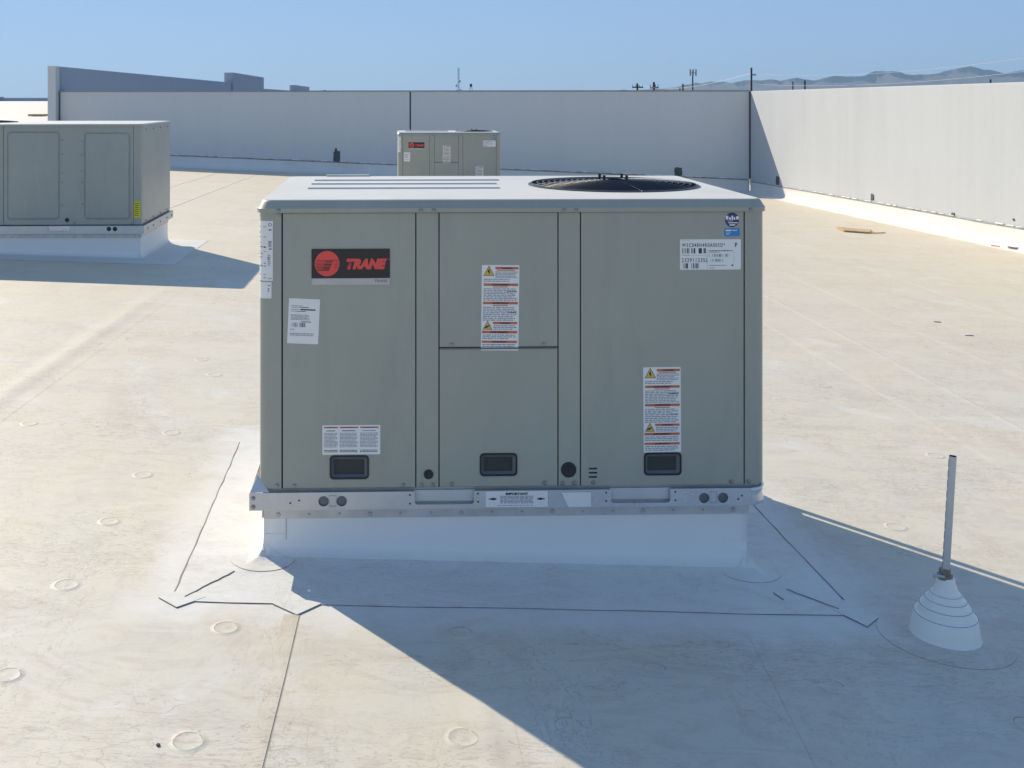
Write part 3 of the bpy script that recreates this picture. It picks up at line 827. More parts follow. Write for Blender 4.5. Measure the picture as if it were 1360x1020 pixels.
def side_sheet(parent, name, pts, z0, z1, mat, bevel=.001):
    mb = MB(); mb.prism(pts, z0, z1); o = mb.build(name, mat, parent, auto=False)
    bm = bmesh.new(); bm.from_mesh(o.data); bmesh.ops.recalc_face_normals(bm, faces=bm.faces); bm.to_mesh(o.data); bm.free()
    for p in o.data.polygons: p.use_smooth = True
    o.data.set_sharp_from_angle(angle=R(32))
    return o
def corner_profile(flip, w_, r, th, W, V):
    """L shaped corner post outline with rounded outer corner at front left (flip -> front right)"""
    out = [(w_, 0), (r, 0)] + [(r - r*math.sin(R(a)), r - r*math.cos(R(a))) for a in range(15, 90, 15)] + [(0, r), (0, w_)]
    inn = [(th, w_), (th, th), (w_, th)]
    pts = out + inn
    return [(W-x, y) for x, y in pts] if flip else pts

def handle(parent, u0, u1, z0, z1):
    """recessed pull: black rim, grey sloped frame, dark pocket"""
    rim = plate('handle', rrect(u0, u1, z0, z1, .014), [rrect(u0+.006, u1-.006, z0+.006, z1-.006, .010)], .012, M_black, parent, bevel=.0008, axis='Y', off=-.0035)
    mb = MB(); A = rrect(u0+.0055, u1-.0055, z0+.0055, z1-.0055, .010); B = rrect(u0+.014, u1-.016, z0+.014, z1-.017, .004)
    n = len(A); mb.add([(x, -.001, z) for x, z in A] + [(x, .010, z) for x, z in B], [(i, (i+1) % n, n+(i+1) % n, n+i) for i in range(n)])
    mb.build('handle_frame', M_frame, rim)
    mb = MB(); C_ = [(x, .045, z) for x, z in B]
    mb.add([(x, .010, z) for x, z in B] + C_, [(i, (i+1) % n, n+(i+1) % n, n+i) for i in range(n)] + [tuple(range(n, 2*n))])
    mb.build('handle_pocket', M_pocket, rim)

def badge(parent, y):
    o = plate('badge', rrect(.180, .449, .788, .888, .002, 2), [], .003, M_bdg, parent, bevel=.0008, axis='Y', off=y-.003)
    s = plate('badge_strip', rrect(.180, .449, .765, .7872, .001, 2), [], .003, M_silver, parent, bevel=.0005, axis='Y', off=y-.003)
    yy = y-.0035
    rx, rz, cx, cz = .0425, .0435, .2335, .838
    mb = MB(); mb.add([(cx+rx*math.cos(2*math.pi*i/40), yy, cz+rz*math.sin(2*math.pi*i/40)) for i in range(40)], [tuple(range(40))])
    mb.build('round_emblem', M_red, o)
    mb = MB()
    def chord(k): return rx*math.sqrt(max(0, 1-(k/rz)**2))
    mb2 = []
    for i, k in enumerate([.0115, .0065, .0015, -.0035, -.0085, -.0135, -.0185, -.0235]):
        c = chord(k)*.93
        xr = cx + .022 - (0.0115-k)*.42                # slanted stem of the emblem's letter
        if i == 0: mb.quad(cx-c, cx+c, cz+k-.0006, cz+k+.0006, yy-.0003); continue
        mb.quad(cx-c, xr, cz+k-.0004-.00012*i, cz+k+.0004+.00012*i, yy-.0003)
        if k > -.016: mb.quad(xr+.011, cx+c, cz+k-.0004, cz+k+.0004, yy-.0003)
    for k in range(9):
        z_ = cz+.009-k*.0036; mb.quad(cx-.004-(k*.0016), cx+.020-(k*.0016), z_-.0006, z_+.0006, yy-.0004)
    mb.build('emblem_stripe', M_bdg, o)
    text('lettering', 'TRANE', .044, .296, .8215, yy-.0002, M_red, o, shear=.28, bold=.0034, width=.139, space=1.04)
    text('registered_mark', '®', .008, .4405, .850, yy-.0002, M_red, o)
    text('lettering', 'TRANE', .013, .396, .7735, yy, M_frame, s, bold=.0001, width=.044, space=1.1)

def make_unit(W=1.753, V=1.124):
    t = thing('rooftop_unit', (O1[0], O1[1], Z1), YAW, 'large grey rooftop air conditioner filling the middle of the photo', 'air conditioner')
    zb, zt_ = .066, 1.013
    # inner core with a cut off back right corner
    core = [(.011, .011), (W-.011, .011), (W-.011, V-.080), (W-.068, V-.011), (.011, V-.011)]
    side_sheet(t, 'cabinet_core', core, .062, zt_+.006, M_core)
    # corner posts
    side_sheet(t, 'corner_post', corner_profile(False, .0765, .030, .009, W, V), zb, zt_, M_paint)
    side_sheet(t, 'corner_post', corner_profile(True, .0705, .030, .009, W, V), zb, zt_, M_paint)
    side_sheet(t, 'corner_post', [(W, V), (W-.042, V), (W-.042, V-.003), (W-.003, V-.003), (W-.003, V-.038), (W, V-.038)], zb, zt_, M_paint)
    for z0, z1 in ((.062, .15), (.80, zt_)):  # unseen filler blocks, added to bound the light slit at this corner
        side_sheet(t, 'corner_filler', [(W-.010, V-.078), (W-.004, V-.040), (W-.040, V-.004), (W-.068, V-.010)], z0, z1, M_dull)
    side_sheet(t, 'corner_post', [(0, V), (.06, V), (.06, V-.009), (.009, V-.009), (.009, V-.06), (0, V-.06)], zb, zt_, M_paint)
    # side and back panels
    mb = MB(); mb.box(0.001, .010, .0795, V-.063, zb, zt_); mb.build('side_panel', M_paint, t, bevel=.001)
    mb = MB(); mb.box(W-.010, W-.001, .0735, V-.082, zb, zt_); mb.build('side_panel', M_paint, t, bevel=.001)
    mb = MB(); mb.box(.063, .85, V-.010, V-.001, zb, zt_); mb.build('rear_panel', M_paint, t, bevel=.001)
    mb = MB(); mb.box(.854, W-.07, V-.010, V-.001, zb, zt_); mb.build('rear_panel', M_paint, t, bevel=.001)
    H1, H2, H3 = (.242, .377, .096, .178), (.759, .889, .102, .181), (1.329, 1.460, .099, .178)
    ins = lambda h: rrect(h[0]+.003, h[1]-.003, h[2]+.003, h[3]-.003, .012)
    P = lambda u0, u1, z0, z1, holes=[]: plate('access_panel', [(u0, z0), (u1, z0), (u1, z1), (u0, z1)], holes, .009, M_paint, t, bevel=.0014, off=0)
    P(.0818, .5365, zb, zt_-.002, [ins(H1)])
    P(.6205, 1.0285, zb, .5425, [ins(H2)])
    P(.6205, 1.0285, .5475, zt_-.002)
    sl = [rrect(1.137, 1.167, z-.0032, z+.0032, .003, 3) for z in (.124, .1095, .095)]
    P(1.1105, 1.6775, zb, zt_-.002, [ins(H3)] + sl)
    plate('mullion', [(.5405, zb), (.6165, zb), (.6165, zt_-.002), (.5405, zt_-.002)], [], .008, M_paint, t, bevel=.001, off=.001)
    plate('mullion', [(1.0325, zb), (1.1065, zb), (1.1065, zt_-.002), (1.0325, zt_-.002)], [], .008, M_paint, t, bevel=.001, off=.001)
    mb = MB(); mb.box(.625, 1.024, -.004, .0, .5405, .5455); mb.build('drip_lip', M_frame, t)
    for h in (H1, H2, H3): handle(t, *h)
    for (u, z, r) in ((.582, .110, .0165), (1.067, .121, .0265)):
        mb = MB(); mb.lathe([(r, 0), (r, .003), (r*.8, .0045), (r*.6, .003), (.001, .0025)], n=28)
        me = mb.mesh('knockout_plug'); me.transform(Matrix.Rotation(R(90), 4, 'X')); link('knockout_plug', me, M_plug, t, True, (u, .001, z))
    # top cover
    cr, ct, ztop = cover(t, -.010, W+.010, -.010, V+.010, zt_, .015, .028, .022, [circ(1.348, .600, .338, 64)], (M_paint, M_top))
    for v in (.452, .66, .852):
        mb = MB(); x0, x1 = .135, .885 + random.uniform(-.02, .03)
        mb.add([(x0, v-.011, ztop), (x1, v-.011, ztop), (x1, v-.006, ztop+.006), (x0, v-.006, ztop+.006), (x0, v+.03, ztop+.0055), (x1, v+.03, ztop+.0055), (x0, v+.04, ztop), (x1, v+.04, ztop)],
               [(0, 1, 2, 3), (3, 2, 5, 4), (4, 5, 7, 6), (0, 3, 4, 6), (1, 7, 5, 2)])
        mb.build('stiffening_rib', M_top, t)
    mb = MB(); mb.box(.17, .36, V-.03, V-.01, ztop, ztop+.008); mb.build('rear_tab', M_top, t)
    fan(t, 1.348, .600, ztop+.0005, .337)
    for u, z in ((.067, 1.021), (.556, 1.020), (.600, 1.020), (1.051, 1.020), (1.093, 1.020), (1.70, 1.020)): screw(t, u, z, -.010)
    for u, z in ((.062, .076), (.121, .075), (.494, .075), (.558, .074), (.597, .074), (.662, .077), (.983, .077), (1.046, .075), (1.087, .075), (1.153, .077), (1.634, .075), (1.695, .075), (.662, .556), (.980, .556)): screw(t, u, z, 0.0)
    screw(t, .068, 1.008, -.0015, .006)
    # base rail
    rail_h0, rail_h1 = -.005, .0555
    def sheet(u0, u1, cuts, holes, mat):
        out = [(u0, rail_h0), (u1, rail_h0), (u1, rail_h1)]
        for a, b_, c in reversed(cuts): out += [(b_, rail_h1), (b_, c+.006), (b_-.006, c), (a+.006, c), (a, c+.006), (a, rail_h1)]
        out += [(u0, rail_h1)]
        return plate('base_rail', out, holes, .0025, mat, t, bevel=.0006, off=-.012)
    sheet(-.032, .995, [(.535, .738, .010)], [circ(.222, .025, .0178), circ(.284, .025, .0178)], M_galv)
    # right part, with the rounded corner carried on to the side
    sheet(.9952, 1.70, [(1.213, 1.418, .008)], [circ(1.536, .0225, .0178), circ(1.602, .0225, .0178)], M_galv_s)
    r = .06; pts_o = [(1.7002, -.012)] + [(1.7 + r*math.sin(R(a)), -.012 + r - r*math.cos(R(a))) for a in range(9, 91, 9)] + [(1.76, 1.13)]
    mb = MB(); n = len(pts_o)
    rows = []
    for z, dd in ((rail_h0, 0.004), (rail_h0+.004, 0), (.010, -.001), (.028, .004), (.046, .001), (rail_h1, -.002), (rail_h1+.001, .006)):
        rw_ = []
        for i, (x, y) in enumerate(pts_o):
            e = min(1, i/3); dx, dy = x-1.66, y-.06 if y < .05 else 0
            l = math.hypot(dx, dy) or 1; rw_.append((x - dx/l*dd*e, y - (dy/l*dd*e if i < n-1 else 0), z))
        rows.append(rw_)
    mb.add([q for r_ in rows for q in r_], [(k*n+i, k*n+i+1, (k+1)*n+i+1, (k+1)*n+i) for k in range(len(rows)-1) for i in range(n-1)])
    mb.build('base_rail', M_galv_s, t, smooth=True)
    mb = MB(); mb.box(-.032, -.0295, -.0093, V+.02, rail_h0, rail_h1); mb.build('base_rail', M_galv, t, bevel=.0006)
    mb = MB(); mb.box(-.029, 1.755, V+.018, V+.0205, rail_h0, rail_h1); mb.build('base_rail', M_galv, t)
    # bottom pan and the pockets behind the lifting slots
    mb = MB(); mb.box(.012, 1.735, .012, V-.012, rail_h0+.001, .0615); mb.build('base_pan', M_dull, t)
    for a, b_ in ((.53, .743), (1.208, 1.423)):
        mb = MB(); mb.box(a, b_, .004, .0115, .016, .0545); mb.build('lift_slot', M_slot, t, bevel=.001)
    for u in (.222, .284, 1.536, 1.602):
        mb = MB(); mb.lathe([(.0215, 0), (.020, .002), (.001, .003)], n=22); me = mb.mesh('knockout'); me.transform(Matrix.Rotation(R(90), 4, 'X'))
        link('knockout', me, M_knock, t, False, (u, -.0035, .024))
    for u in (.253, 1.569):
        plate('knockout_tie', rrect(u-.013, u+.013, .006, .046, .002, 2), [rrect(u-.011, u+.011, .009, .043, .001, 1)], .0015, M_dull, t, bevel=0, off=-.0140)
    for u, z in ((-.018, .038), (-.018, .008)): screw(t, u, z, -.012, .0065)
    for u, z in ((.108, .020), (.138, .029), (.518, .044), (.518, .014), (.752, .046), (.752, .018), (1.195, .045), (1.195, .016), (1.436, .045), (1.436, .016), (1.668, .030), (1.655, .018)):
        mb = MB(); mb.lathe([(.0035, 0), (.001, .0006)], n=10); me = mb.mesh('rail_hole'); me.transform(Matrix.Rotation(R(90), 4, 'X')); link('rail_hole', me, M_ink, t, False, (u, -.0122, z))
    # left lifting gusset
    mb = MB(); mb.add([(-.030, -.008, .056), (.036, -.008, .056), (.004, -.0035, .068), (-.006, .02, .108), (-.030, .05, .056)], [(0, 1, 2), (0, 2, 3), (0, 3, 4), (2, 1, 3), (1, 4, 3)])
    mb.build('corner_gusset', M_slot, t)
    # ---- labels on the front
    badge(t, 0.0)
    pl = printed(t, 'paper_label', .103, .7195, .1065, .1545, -.0008, M_paper, rot=R(2.6), rad=.002); pl['label'] = 'white paper label stuck slightly askew'
    mb = MB(); W_, H_ = .1065, .1545
    for a, b_, t0, k in ((.08, .45, .155, 0), (.08, .28, .19, 0), (.32, .65, .185, 1), (.08, .34, .235, 0), (.38, .87, .228, 1), (.08, .2, .275, 0), (.22, .56, .275, 1)):
        mb.quad(a*W_, b_*W_, -(t0+(.028 if k and a > .35 else .012))*H_, -t0*H_, -.0004, k)
    lines(mb, .08*W_, .7*W_, -.35*H_, -.48*H_, 5, 0); lines(mb, .42*W_, .75*W_, -.495*H_, -.53*H_, 1, 1)
    lines(mb, .08*W_, .22*W_, -.67*H_, -.70*H_, 1, 0); lines(mb, .08*W_, .86*W_, -.76*H_, -.83*H_, 2, 0)
    barcode(mb, .08*W_, .32*W_, -.535*H_, -.63*H_, 0, n=16); barcode(mb, .36*W_, .56*W_, -.535*H_, -.63*H_, 1, n=12)
    mb.build('printing', PM, pl)
    warning_label(t, .7665, .831, .1300, .2950, -.0008, rot=R(.7))
    warning_label(t, 1.3262, .4735, .1310, .2950, -.0008, rot=R(-.4))
    c = printed(t, 'caution_label', .217, .282, .199, .101, -.0008, M_label)
    mb = MB(); W_, H_ = .199, .101
    for a, b_ in ((.03, .27), (.30, .62), (.65, .97)):
        mb.quad(a*W_, b_*W_, -.10*H_, -.055*H_, -.0004, 4)
        mb.quad((a+.04)*W_, (b_-.05)*W_, -.205*H_, -.18*H_, -.0004, 1 if a < .6 else 0)
        lines(mb, a*W_, b_*W_, -.25*H_, -.76*H_, 11, 0); lines(mb, a*W_, b_*W_, -.83*H_, -.93*H_, 2, 1)
    mb.build('printing', PM, c)
    for a, s in ((.15, 'WARNING'), (.46, 'AVERTISSEMENT'), (.81, 'ADVERTENCIA')):
        text('lettering', s, .0048, a*W_, -.098*H_, -.0008, M_ink, c, align='CENTER')
    # model label
    m = printed(t, 'serial_label', 1.455, .9165, .213, .1055, -.0008, M_label)
    W_, H_ = .213, .1055
    text('lettering', 'W3C048H4R0A005D*', .0180, .0065, -.0262, -.0006, M_ink, m, width=.151, bold=.0001, space=1.25)
    text('lettering', 'F', .0200, .191, -.0265, -.0006, M_ink, m, bold=.0004)
    text('lettering', '232911235L', .0195, .0055, -.0790, -.0006, M_ink, m, width=.091, bold=.0001, space=1.2)
    mb = MB(); barcode(mb, .007, .092, -.031, -.049, 1, n=44); barcode(mb, .010, .068, -.083, -.101, 1, n=36)
    barcode(mb, .102, .178, -.051, -.061, 0, n=44); barcode(mb, .102, .152, -.068, -.078, 0, n=30)
    lines(mb, .102, .184, -.0385, -.0415, 1, 1, fill=.9, jit=0); lines(mb, .102, .140, -.043, -.047, 1, 0)
    lines(mb, .102, .164, -.089, -.092, 1, 1, jit=.1); lines(mb, .102, .122, -.098, -.101, 1, 1); mb.quad(.180, .186, -.093, -.088, -.0004, 1)
    mb.quad(.0955, .0961, -.104, -.036, -.0004, 0); mb.quad(.006, .0955, -.0562, -.0556, -.0004, 0); mb.quad(.188, .1886, -.082, -.04, -.0004, 0)
    lines(mb, .008, .035, -.004, -.006, 1, 0); lines(mb, .006, .035, -.054, -.0555, 1, 0)
    mb.build('printing', PM, m)
    # round and blue stickers
    mb = MB(); mb.add([(1.637+.0245*math.cos(2*math.pi*i/32), -.0009, .9835+.0255*math.sin(2*math.pi*i/32)) for i in range(32)], [tuple(range(32))])
    rs = mb.build('round_sticker', M_navy, t)
    mb = MB()
    for x0, x1, z0, z1 in ((1.615, 1.624, .985, .998), (1.627, 1.633, .984, .993), (1.635, 1.641, .984, .998), (1.643, 1.648, .984, .993), (1.651, 1.660, .985, .996), (1.620, 1.640, .979, .9805), (1.624, 1.657, .972, .975), (1.628, 1.648, .964, .968)):
        mb.quad(x0, x1, z0, z1, -.0012)
    mb.build('printing', M_label, rs)
    bs = printed(t, 'blue_sticker', 1.6095, .9535, .054, .0275, -.0008, M_blue, rot=R(-1.5), rad=.004)
    mb = MB(); mb.quad(.005, .024, -.0095, -.0045, -.0004); mb.quad(.027, .046, -.0085, -.006, -.0004, 0); mb.quad(.006, .022, -.0165, -.015, -.0004); mb.quad(.006, .018, -.021, -.0195, -.0004)
    mb.build('printing', M_label, bs)
    # wrap round specification label at the left corner: follows the rounded post
    def wrap(name, uend, z0, z1, start):
        mb = MB(); path = [(uend, -.0008), (.03, -.0008)] + [(.03 - .0308*math.sin(R(a)), .03 - .0308*math.cos(R(a))) for a in range(10, 91, 10)] + [(-.0008, start)]
        n = len(path); mb.add([(x, y, z1) for x, y in path] + [(x, y, z0) for x, y in path], [(i, i+1, n+i+1, n+i) for i in range(n-1)])
        o = mb.build(name, M_label, t, smooth=True); return o
    wl = wrap('specification_label', .0475, .779, .985, .055)
    mb = MB()
    lines(mb, .033, .044, .958, .95, 1, 1, y=-.0012); lines(mb, .032, .044, .917, .896, 5, 1, y=-.0012); lines(mb, .034, .044, .893, .885, 2, 1, y=-.0012)
    mb.quad(.030, .033, .855, .862, -.0012, 1); lines(mb, .030, .040, .87, .83, 6, 0, y=-.0012); lines(mb, .030, .045, .79, .785, 1, 0, y=-.0012)
    mb.add([(.0375+.006*math.cos(2*math.pi*i/14)*k, -.0012, .972+.006*math.sin(2*math.pi*i/14)*k) for k in (1, .72) for i in range(14)], [(i, (i+1) % 14, 14+(i+1) % 14, 14+i) for i in range(14)], 1)
    for zz in (.965, .945, .93, .91, .895, .88, .872, .86, .85, .84, .83, .82, .80, .79):
        for a0, a1 in ((12, 28), (34, 50), (55, 70)):
            if random.random() < .5:
                p = [(.03 - .0312*math.sin(R(a)), .03 - .0312*math.cos(R(a))) for a in (a0, (a0+a1)/2, a1)]
                h_ = random.choice((.0010, .0014, .002)); k = random.choice((0, 0, 1))
                mb.add([(x, y, zz-h_) for x, y in p] + [(x, y, zz+h_) for x, y in p], [(0, 1, 4, 3), (1, 2, 5, 4)], k)
    mb.build('printing', PM, wl)
    w2 = wrap('small_label', .043, .719, .775, .055)
    mb = MB(); lines(mb, .030, .040, .767, .760, 1, 0, y=-.0012); lines(mb, .030, .036, .755, .742, 2, 1, y=-.0012); mb.build('printing', PM, w2)
    # rail label with arrows and the patch beside it
    r_ = printed(t, 'rail_label', .779, .0535, .214, .0535, -.0129, M_label, rot=R(.3), rad=.001)
    text('lettering', 'IMPORTANT', .0105, .107, -.0120, -.0005, M_ink, r_, align='CENTER', bold=.0006, width=.078)
    mb = MB()
    lines(mb, .05, .165, -.0145, -.042, 6, 0, fill=.55, jit=.1); lines(mb, .04, .165, -.046, -.050, 1, 0)
    for s, x0 in ((-1, .006), (1, .208)):
        tip = x0; b_ = tip - s*.030
        mb.add([(tip, -.0005, -.026), (b_+s*.008, -.0005, -.0305), (b_+s*.006, -.0005, -.028), (b_, -.0005, -.0295), (b_, -.0005, -.0225), (b_+s*.006, -.0005, -.024), (b_+s*.008, -.0005, -.0215)], [(0, 1, 2, 3, 4, 5, 6)] if s < 0 else [(6, 5, 4, 3, 2, 1, 0)], 1)
    mb.build('printing', PM, r_)
    plate('blank_patch', [(1.040, .0470), (1.063, .0000), (1.067, -.0028), (1.142, -.0028), (1.142, .0475)], [], .0008, M_label, t, bevel=0, off=-.0134)
    return t

unit1 = make_unit()

# second unit of the same kind, further back
O3 = (-.312, 18.42); Z3 = -.03
unit3 = copy_tree(unit1); unit3.location = (*O3, Z3)
unit3['label'] = 'small distant grey rooftop air conditioner in front of the shaded back wall'
unit1['group'] = unit3['group'] = 'matching rooftop air conditioners with a red and black badge'
make_curb(O3, .013, 1.70, .035, 1.09, Z3-.004, (.26, .3, .26, .26), 'low white roof curb under the distant air conditioner', False)

# ------------------------------------------------------------------ left unit, seen from behind
def make_left_unit():
    W, V = 2.26, 1.42; c0 = (-2.739 - W*CY, 10.76 - W*SY); z0 = .272
    t = thing('rooftop_unit', (c0[0], c0[1], z0), YAW, 'grey rooftop air conditioner with two embossed panels at the left edge', 'air conditioner')
    zb, zt_ = .088, 1.066
    mb = MB(); mb.box(.012, W-.012, .012, V-.012, .08, zt_+.01); mb.build('cabinet_core', M_core, t)
    def emboss(u0, u1, z0_, z1_, fields):
        """flat sheet with raised rounded fields behind a pressed groove"""
        prof = [(0.0, 0.0), (.004, .0055), (.011, .0060), (.018, -.006), (.026, -.008)]
        loops = [[rrect(a+k, b_-k, c+k, d-k, .034-k*.5) for k, _ in prof] for a, b_, c, d in fields]
        pl = plate('panel', [(u0, z0_), (u1, z0_), (u1, z1_), (u0, z1_)], [l[0] for l in loops], .010, M_paint2, t, bevel=.001, off=0)
        for rr in loops:
            mb = MB(); n = len(rr[0]); vs = []; K = len(prof)
            for (k, y), r_ in zip(prof, rr): vs += [(x, y, z) for x, z in r_]
            mb.add(vs, [(k*n+i, k*n+(i+1) % n, (k+1)*n+(i+1) % n, (k+1)*n+i) for k in range(K-1) for i in range(n)] + [tuple(range((K-1)*n, K*n))])
            mb.build('embossed_field', M_paint2, pl, auto=True)
    emboss(.902, 2.178, zb, zt_, [(.935, 1.455, .135, 1.02), (1.692, 2.150, .135, 1.01)])
    emboss(.06, .897, zb, zt_, [(.12, .85, .135, 1.02)])
    side_sheet(t, 'corner_post', corner_profile(True, .078, .022, .01, W, V), zb, zt_, M_paint2)
    side_sheet(t, 'corner_post', corner_profile(False, .056, .022, .01, W, V), zb, zt_, M_paint2)
    mb = MB(); mb.box(W-.010, W, .082, V-.062, zb, zt_); mb.build('side_panel', M_paint2, t, bevel=.001)
    mb = MB(); mb.box(W-.010, W, V-.058, V, zb, zt_); mb.build('corner_post', M_paint2, t, bevel=.004)
    mb = MB(); mb.box(.0, .010, .06, V, zb, zt_); mb.build('side_panel', M_paint2, t, bevel=.001)
    mb = MB(); mb.box(.011, W-.011, V-.010, V, zb, zt_); mb.build('rear_panel', M_paint2, t, bevel=.001)
    cr, ct, ztop = cover(t, -.014, W+.014, -.014, V+.014, zt_, .014, .011, .020, [circ(.45, .70, .345, 40)], (M_paint2, M_top), r=.05)
    fan(t, .45, .70, ztop+.0005, .343, 9, 18)
    for u in (1.475, 1.675):
        for z in (.30, .52, .62, .80, .93): screw(t, u, z+random.uniform(-.02, .02), 0, .009)
    for v in (.2, .55, .9, 1.25): 
        o = screw(t, W, 1.03, v, .009); o.rotation_euler = (0, 0, R(90))
        o = screw(t, W, .11, v, .009); o.rotation_euler = (0, 0, R(90))
    for u in (.905, 1.595, 2.17): screw(t, u, .105, 0, .010)
    mb = MB(); mb.lathe([(.021, 0), (.021, .004), (.001, .005)], n=20); me = mb.mesh('knockout_plug'); me.transform(Matrix.Rotation(R(90), 4, 'X'))
    link('knockout_plug', me, M_plug, t, False, (1.525, 0, .135))
    # rail
    out = [(-.03, 0), (W+.03, 0), (W+.03, .078)] + [(1.56, .078), (1.56, .03), (1.345, .03), (1.345, .078)] + [(-.03, .078)]
    plate('base_rail', out, [circ(1.945, .048, .022), circ(2.005, .048, .022)], .003, M_galv, t, bevel=.001, off=-.03)
    mb = MB(); mb.box(1.33, 1.575, -.02, .01, .015, .076); mb.build('lift_slot', M_galv_s, t)
    for u in (1.945, 2.005):
        mb = MB(); mb.lathe([(.026, 0), (.001, .003)], n=18); me = mb.mesh('knockout'); me.transform(Matrix.Rotation(R(90), 4, 'X')); link('knockout', me, M_plug, t, False, (u, -.020, .048))
    for args in ((W+.027, W+.030, -.027, V+.03), (-.030, -.027, -.027, V+.03)):
        mb = MB(); mb.box(*args, 0, .078); mb.build('base_rail', M_galv, t)
    mb = MB(); mb.box(-.027, W+.027, V+.027, V+.03, 0, .078); mb.build('base_rail', M_galv, t)
    mb = MB(); mb.box(-.02, W+.02, -.018, V+.02, .001, .012); mb.box(.0, W, .012, V-.01, .012, .079); mb.build('base_pan', M_dull, t)
    for v in (.15, .4, .75, 1.1, 1.35):
        o = screw(t, W+.030, .035, v, .010); o.rotation_euler = (0, 0, R(90))
    yl = plate('yellow_tag', rrect(2.183, 2.248, .155, .32, .003, 2), [], .001, M_ylab, t, bevel=0, off=-.0015)
    mb = MB(); lines(mb, 2.19, 2.24, .31, .17, 7, 0, y=-.0019, fill=.3); mb.build('printing', [M_debris], yl)
    make_curb(c0, .02, W-.02, .03, V-.03, z0-.004, (.3, .30, .40, .34), 'white membrane curb under the left rooftop unit, with its shadow in front', False)
make_left_unit()

# ------------------------------------------------------------------ pipe with membrane boot
def pipe_boot():
    cx, cy = 1.635, 3.34; z0 = zr(cx, cy)
    t = thing('roof_pipe', (cx, cy, z0), 0, 'thin grey pipe rising from a white stepped cone boot at the right', 'pipe')
    mb = MB(); n = 48; vs = []
    for q, h in ((.196, -.001), (.196, .0016), (.186, .0024), (.12, .0045), (.09, .012)):
        for i in range(n):
            a = 2*math.pi*i/n; k = 1 + .03*noise.noise(Vector((math.cos(a), math.sin(a), 3))) if q > .15 else 1
            x, y = q*k*math.cos(a), q*k*math.sin(a); vs.append((x, y, zr(cx+x, cy+y)-z0+h))
    mb.add(vs, [(k*n+i, k*n+(i+1) % n, (k+1)*n+(i+1) % n, (k+1)*n+i) for k in range(4) for i in range(n)])
    mb.m = [1 if k < n else 0 for k in range(len(mb.f))]
    mb.build('boot_flange', [M_roof, M_lap2], t)
    prof = [(.108, .000), (.104, .006), (.099, .020), (.092, .070), (.0895, .0745), (.0865, .0765), (.078, .078),
            (.0765, .096), (.0735, .1000), (.066, .1015), (.0620, .117), (.0585, .1205), (.052, .122), (.0475, .136), (.044, .1385), (.038, .140), (.028, .166), (.0235, .186), (.021, .187)]
    mb = MB(); mb.lathe(prof, n=48); o = mb.build('boot', M_boot, t, auto=True)
    mb2 = MB()
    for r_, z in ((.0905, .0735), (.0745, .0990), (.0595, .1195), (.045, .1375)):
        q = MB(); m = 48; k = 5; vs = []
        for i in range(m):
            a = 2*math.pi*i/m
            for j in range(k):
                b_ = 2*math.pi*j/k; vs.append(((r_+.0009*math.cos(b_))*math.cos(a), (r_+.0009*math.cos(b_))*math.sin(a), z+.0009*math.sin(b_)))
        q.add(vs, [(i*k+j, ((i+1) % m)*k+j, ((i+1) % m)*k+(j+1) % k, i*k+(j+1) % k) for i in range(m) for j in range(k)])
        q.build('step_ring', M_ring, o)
    o.rotation_euler = (0, R(1.2), 0)
    # clamp
    mb = MB(); mb.lathe([(.0225, 0), (.0225, .013), (.017, .015), (.017, .03), (.013, .031)], cz=.182, n=24); mb.build('clamp', M_brass, t, auto=True)
    mb = MB(); mb.tube((-.038, -.012, .196), (-.012, -.024, .196), .0042, 8); mb.tube((-.042, -.010, .196), (-.036, -.013, .196), .0075, 6); mb.build('clamp_screw', M_dull, t)
    # open channel pipe, leaning slightly to the right
    h = .375; w_ = .0105
    out = [(-w_, -w_), (w_, -w_), (w_, w_), (-w_, w_)]; inn = [(x*.78, y*.78) for x, y in reversed(out)]
    mb = MB(); q = rrect(-w_, w_, -w_, w_, .003, 3); qi = rrect(-w_*.8, w_*.8, -w_*.8, w_*.8, .002, 3); n = len(q)
    vs = [(x, y, 0) for x, y in q] + [(x, y, h) for x, y in q] + [(x, y, h) for x, y in qi] + [(x, y, h-.08) for x, y in qi]
    fs = [(i, (i+1) % n, n+(i+1) % n, n+i) for i in range(n)] + [(n+i, n+(i+1) % n, 2*n+(i+1) % n, 2*n+i) for i in range(n)] + [(2*n+i, 2*n+(i+1) % n, 3*n+(i+1) % n, 3*n+i) for i in range(n)] + [tuple(range(3*n, 4*n))]
    mb.add(vs, fs); mb.m[-1-n:] = [1]*(n+1)
    p = mb.build('pipe', [M_galv, M_black], t, auto=True)
    p.location = (.002, 0, .188); p.rotation_euler = (R(0), R(3.1), R(-24))
    mb = MB()
    for i in range(11): mb.box(-w_-.0008, -w_, -.0035, .0035, .02+i*.032, .042+i*.032)
    mb.build('slot', M_black, p)
pipe_boot()

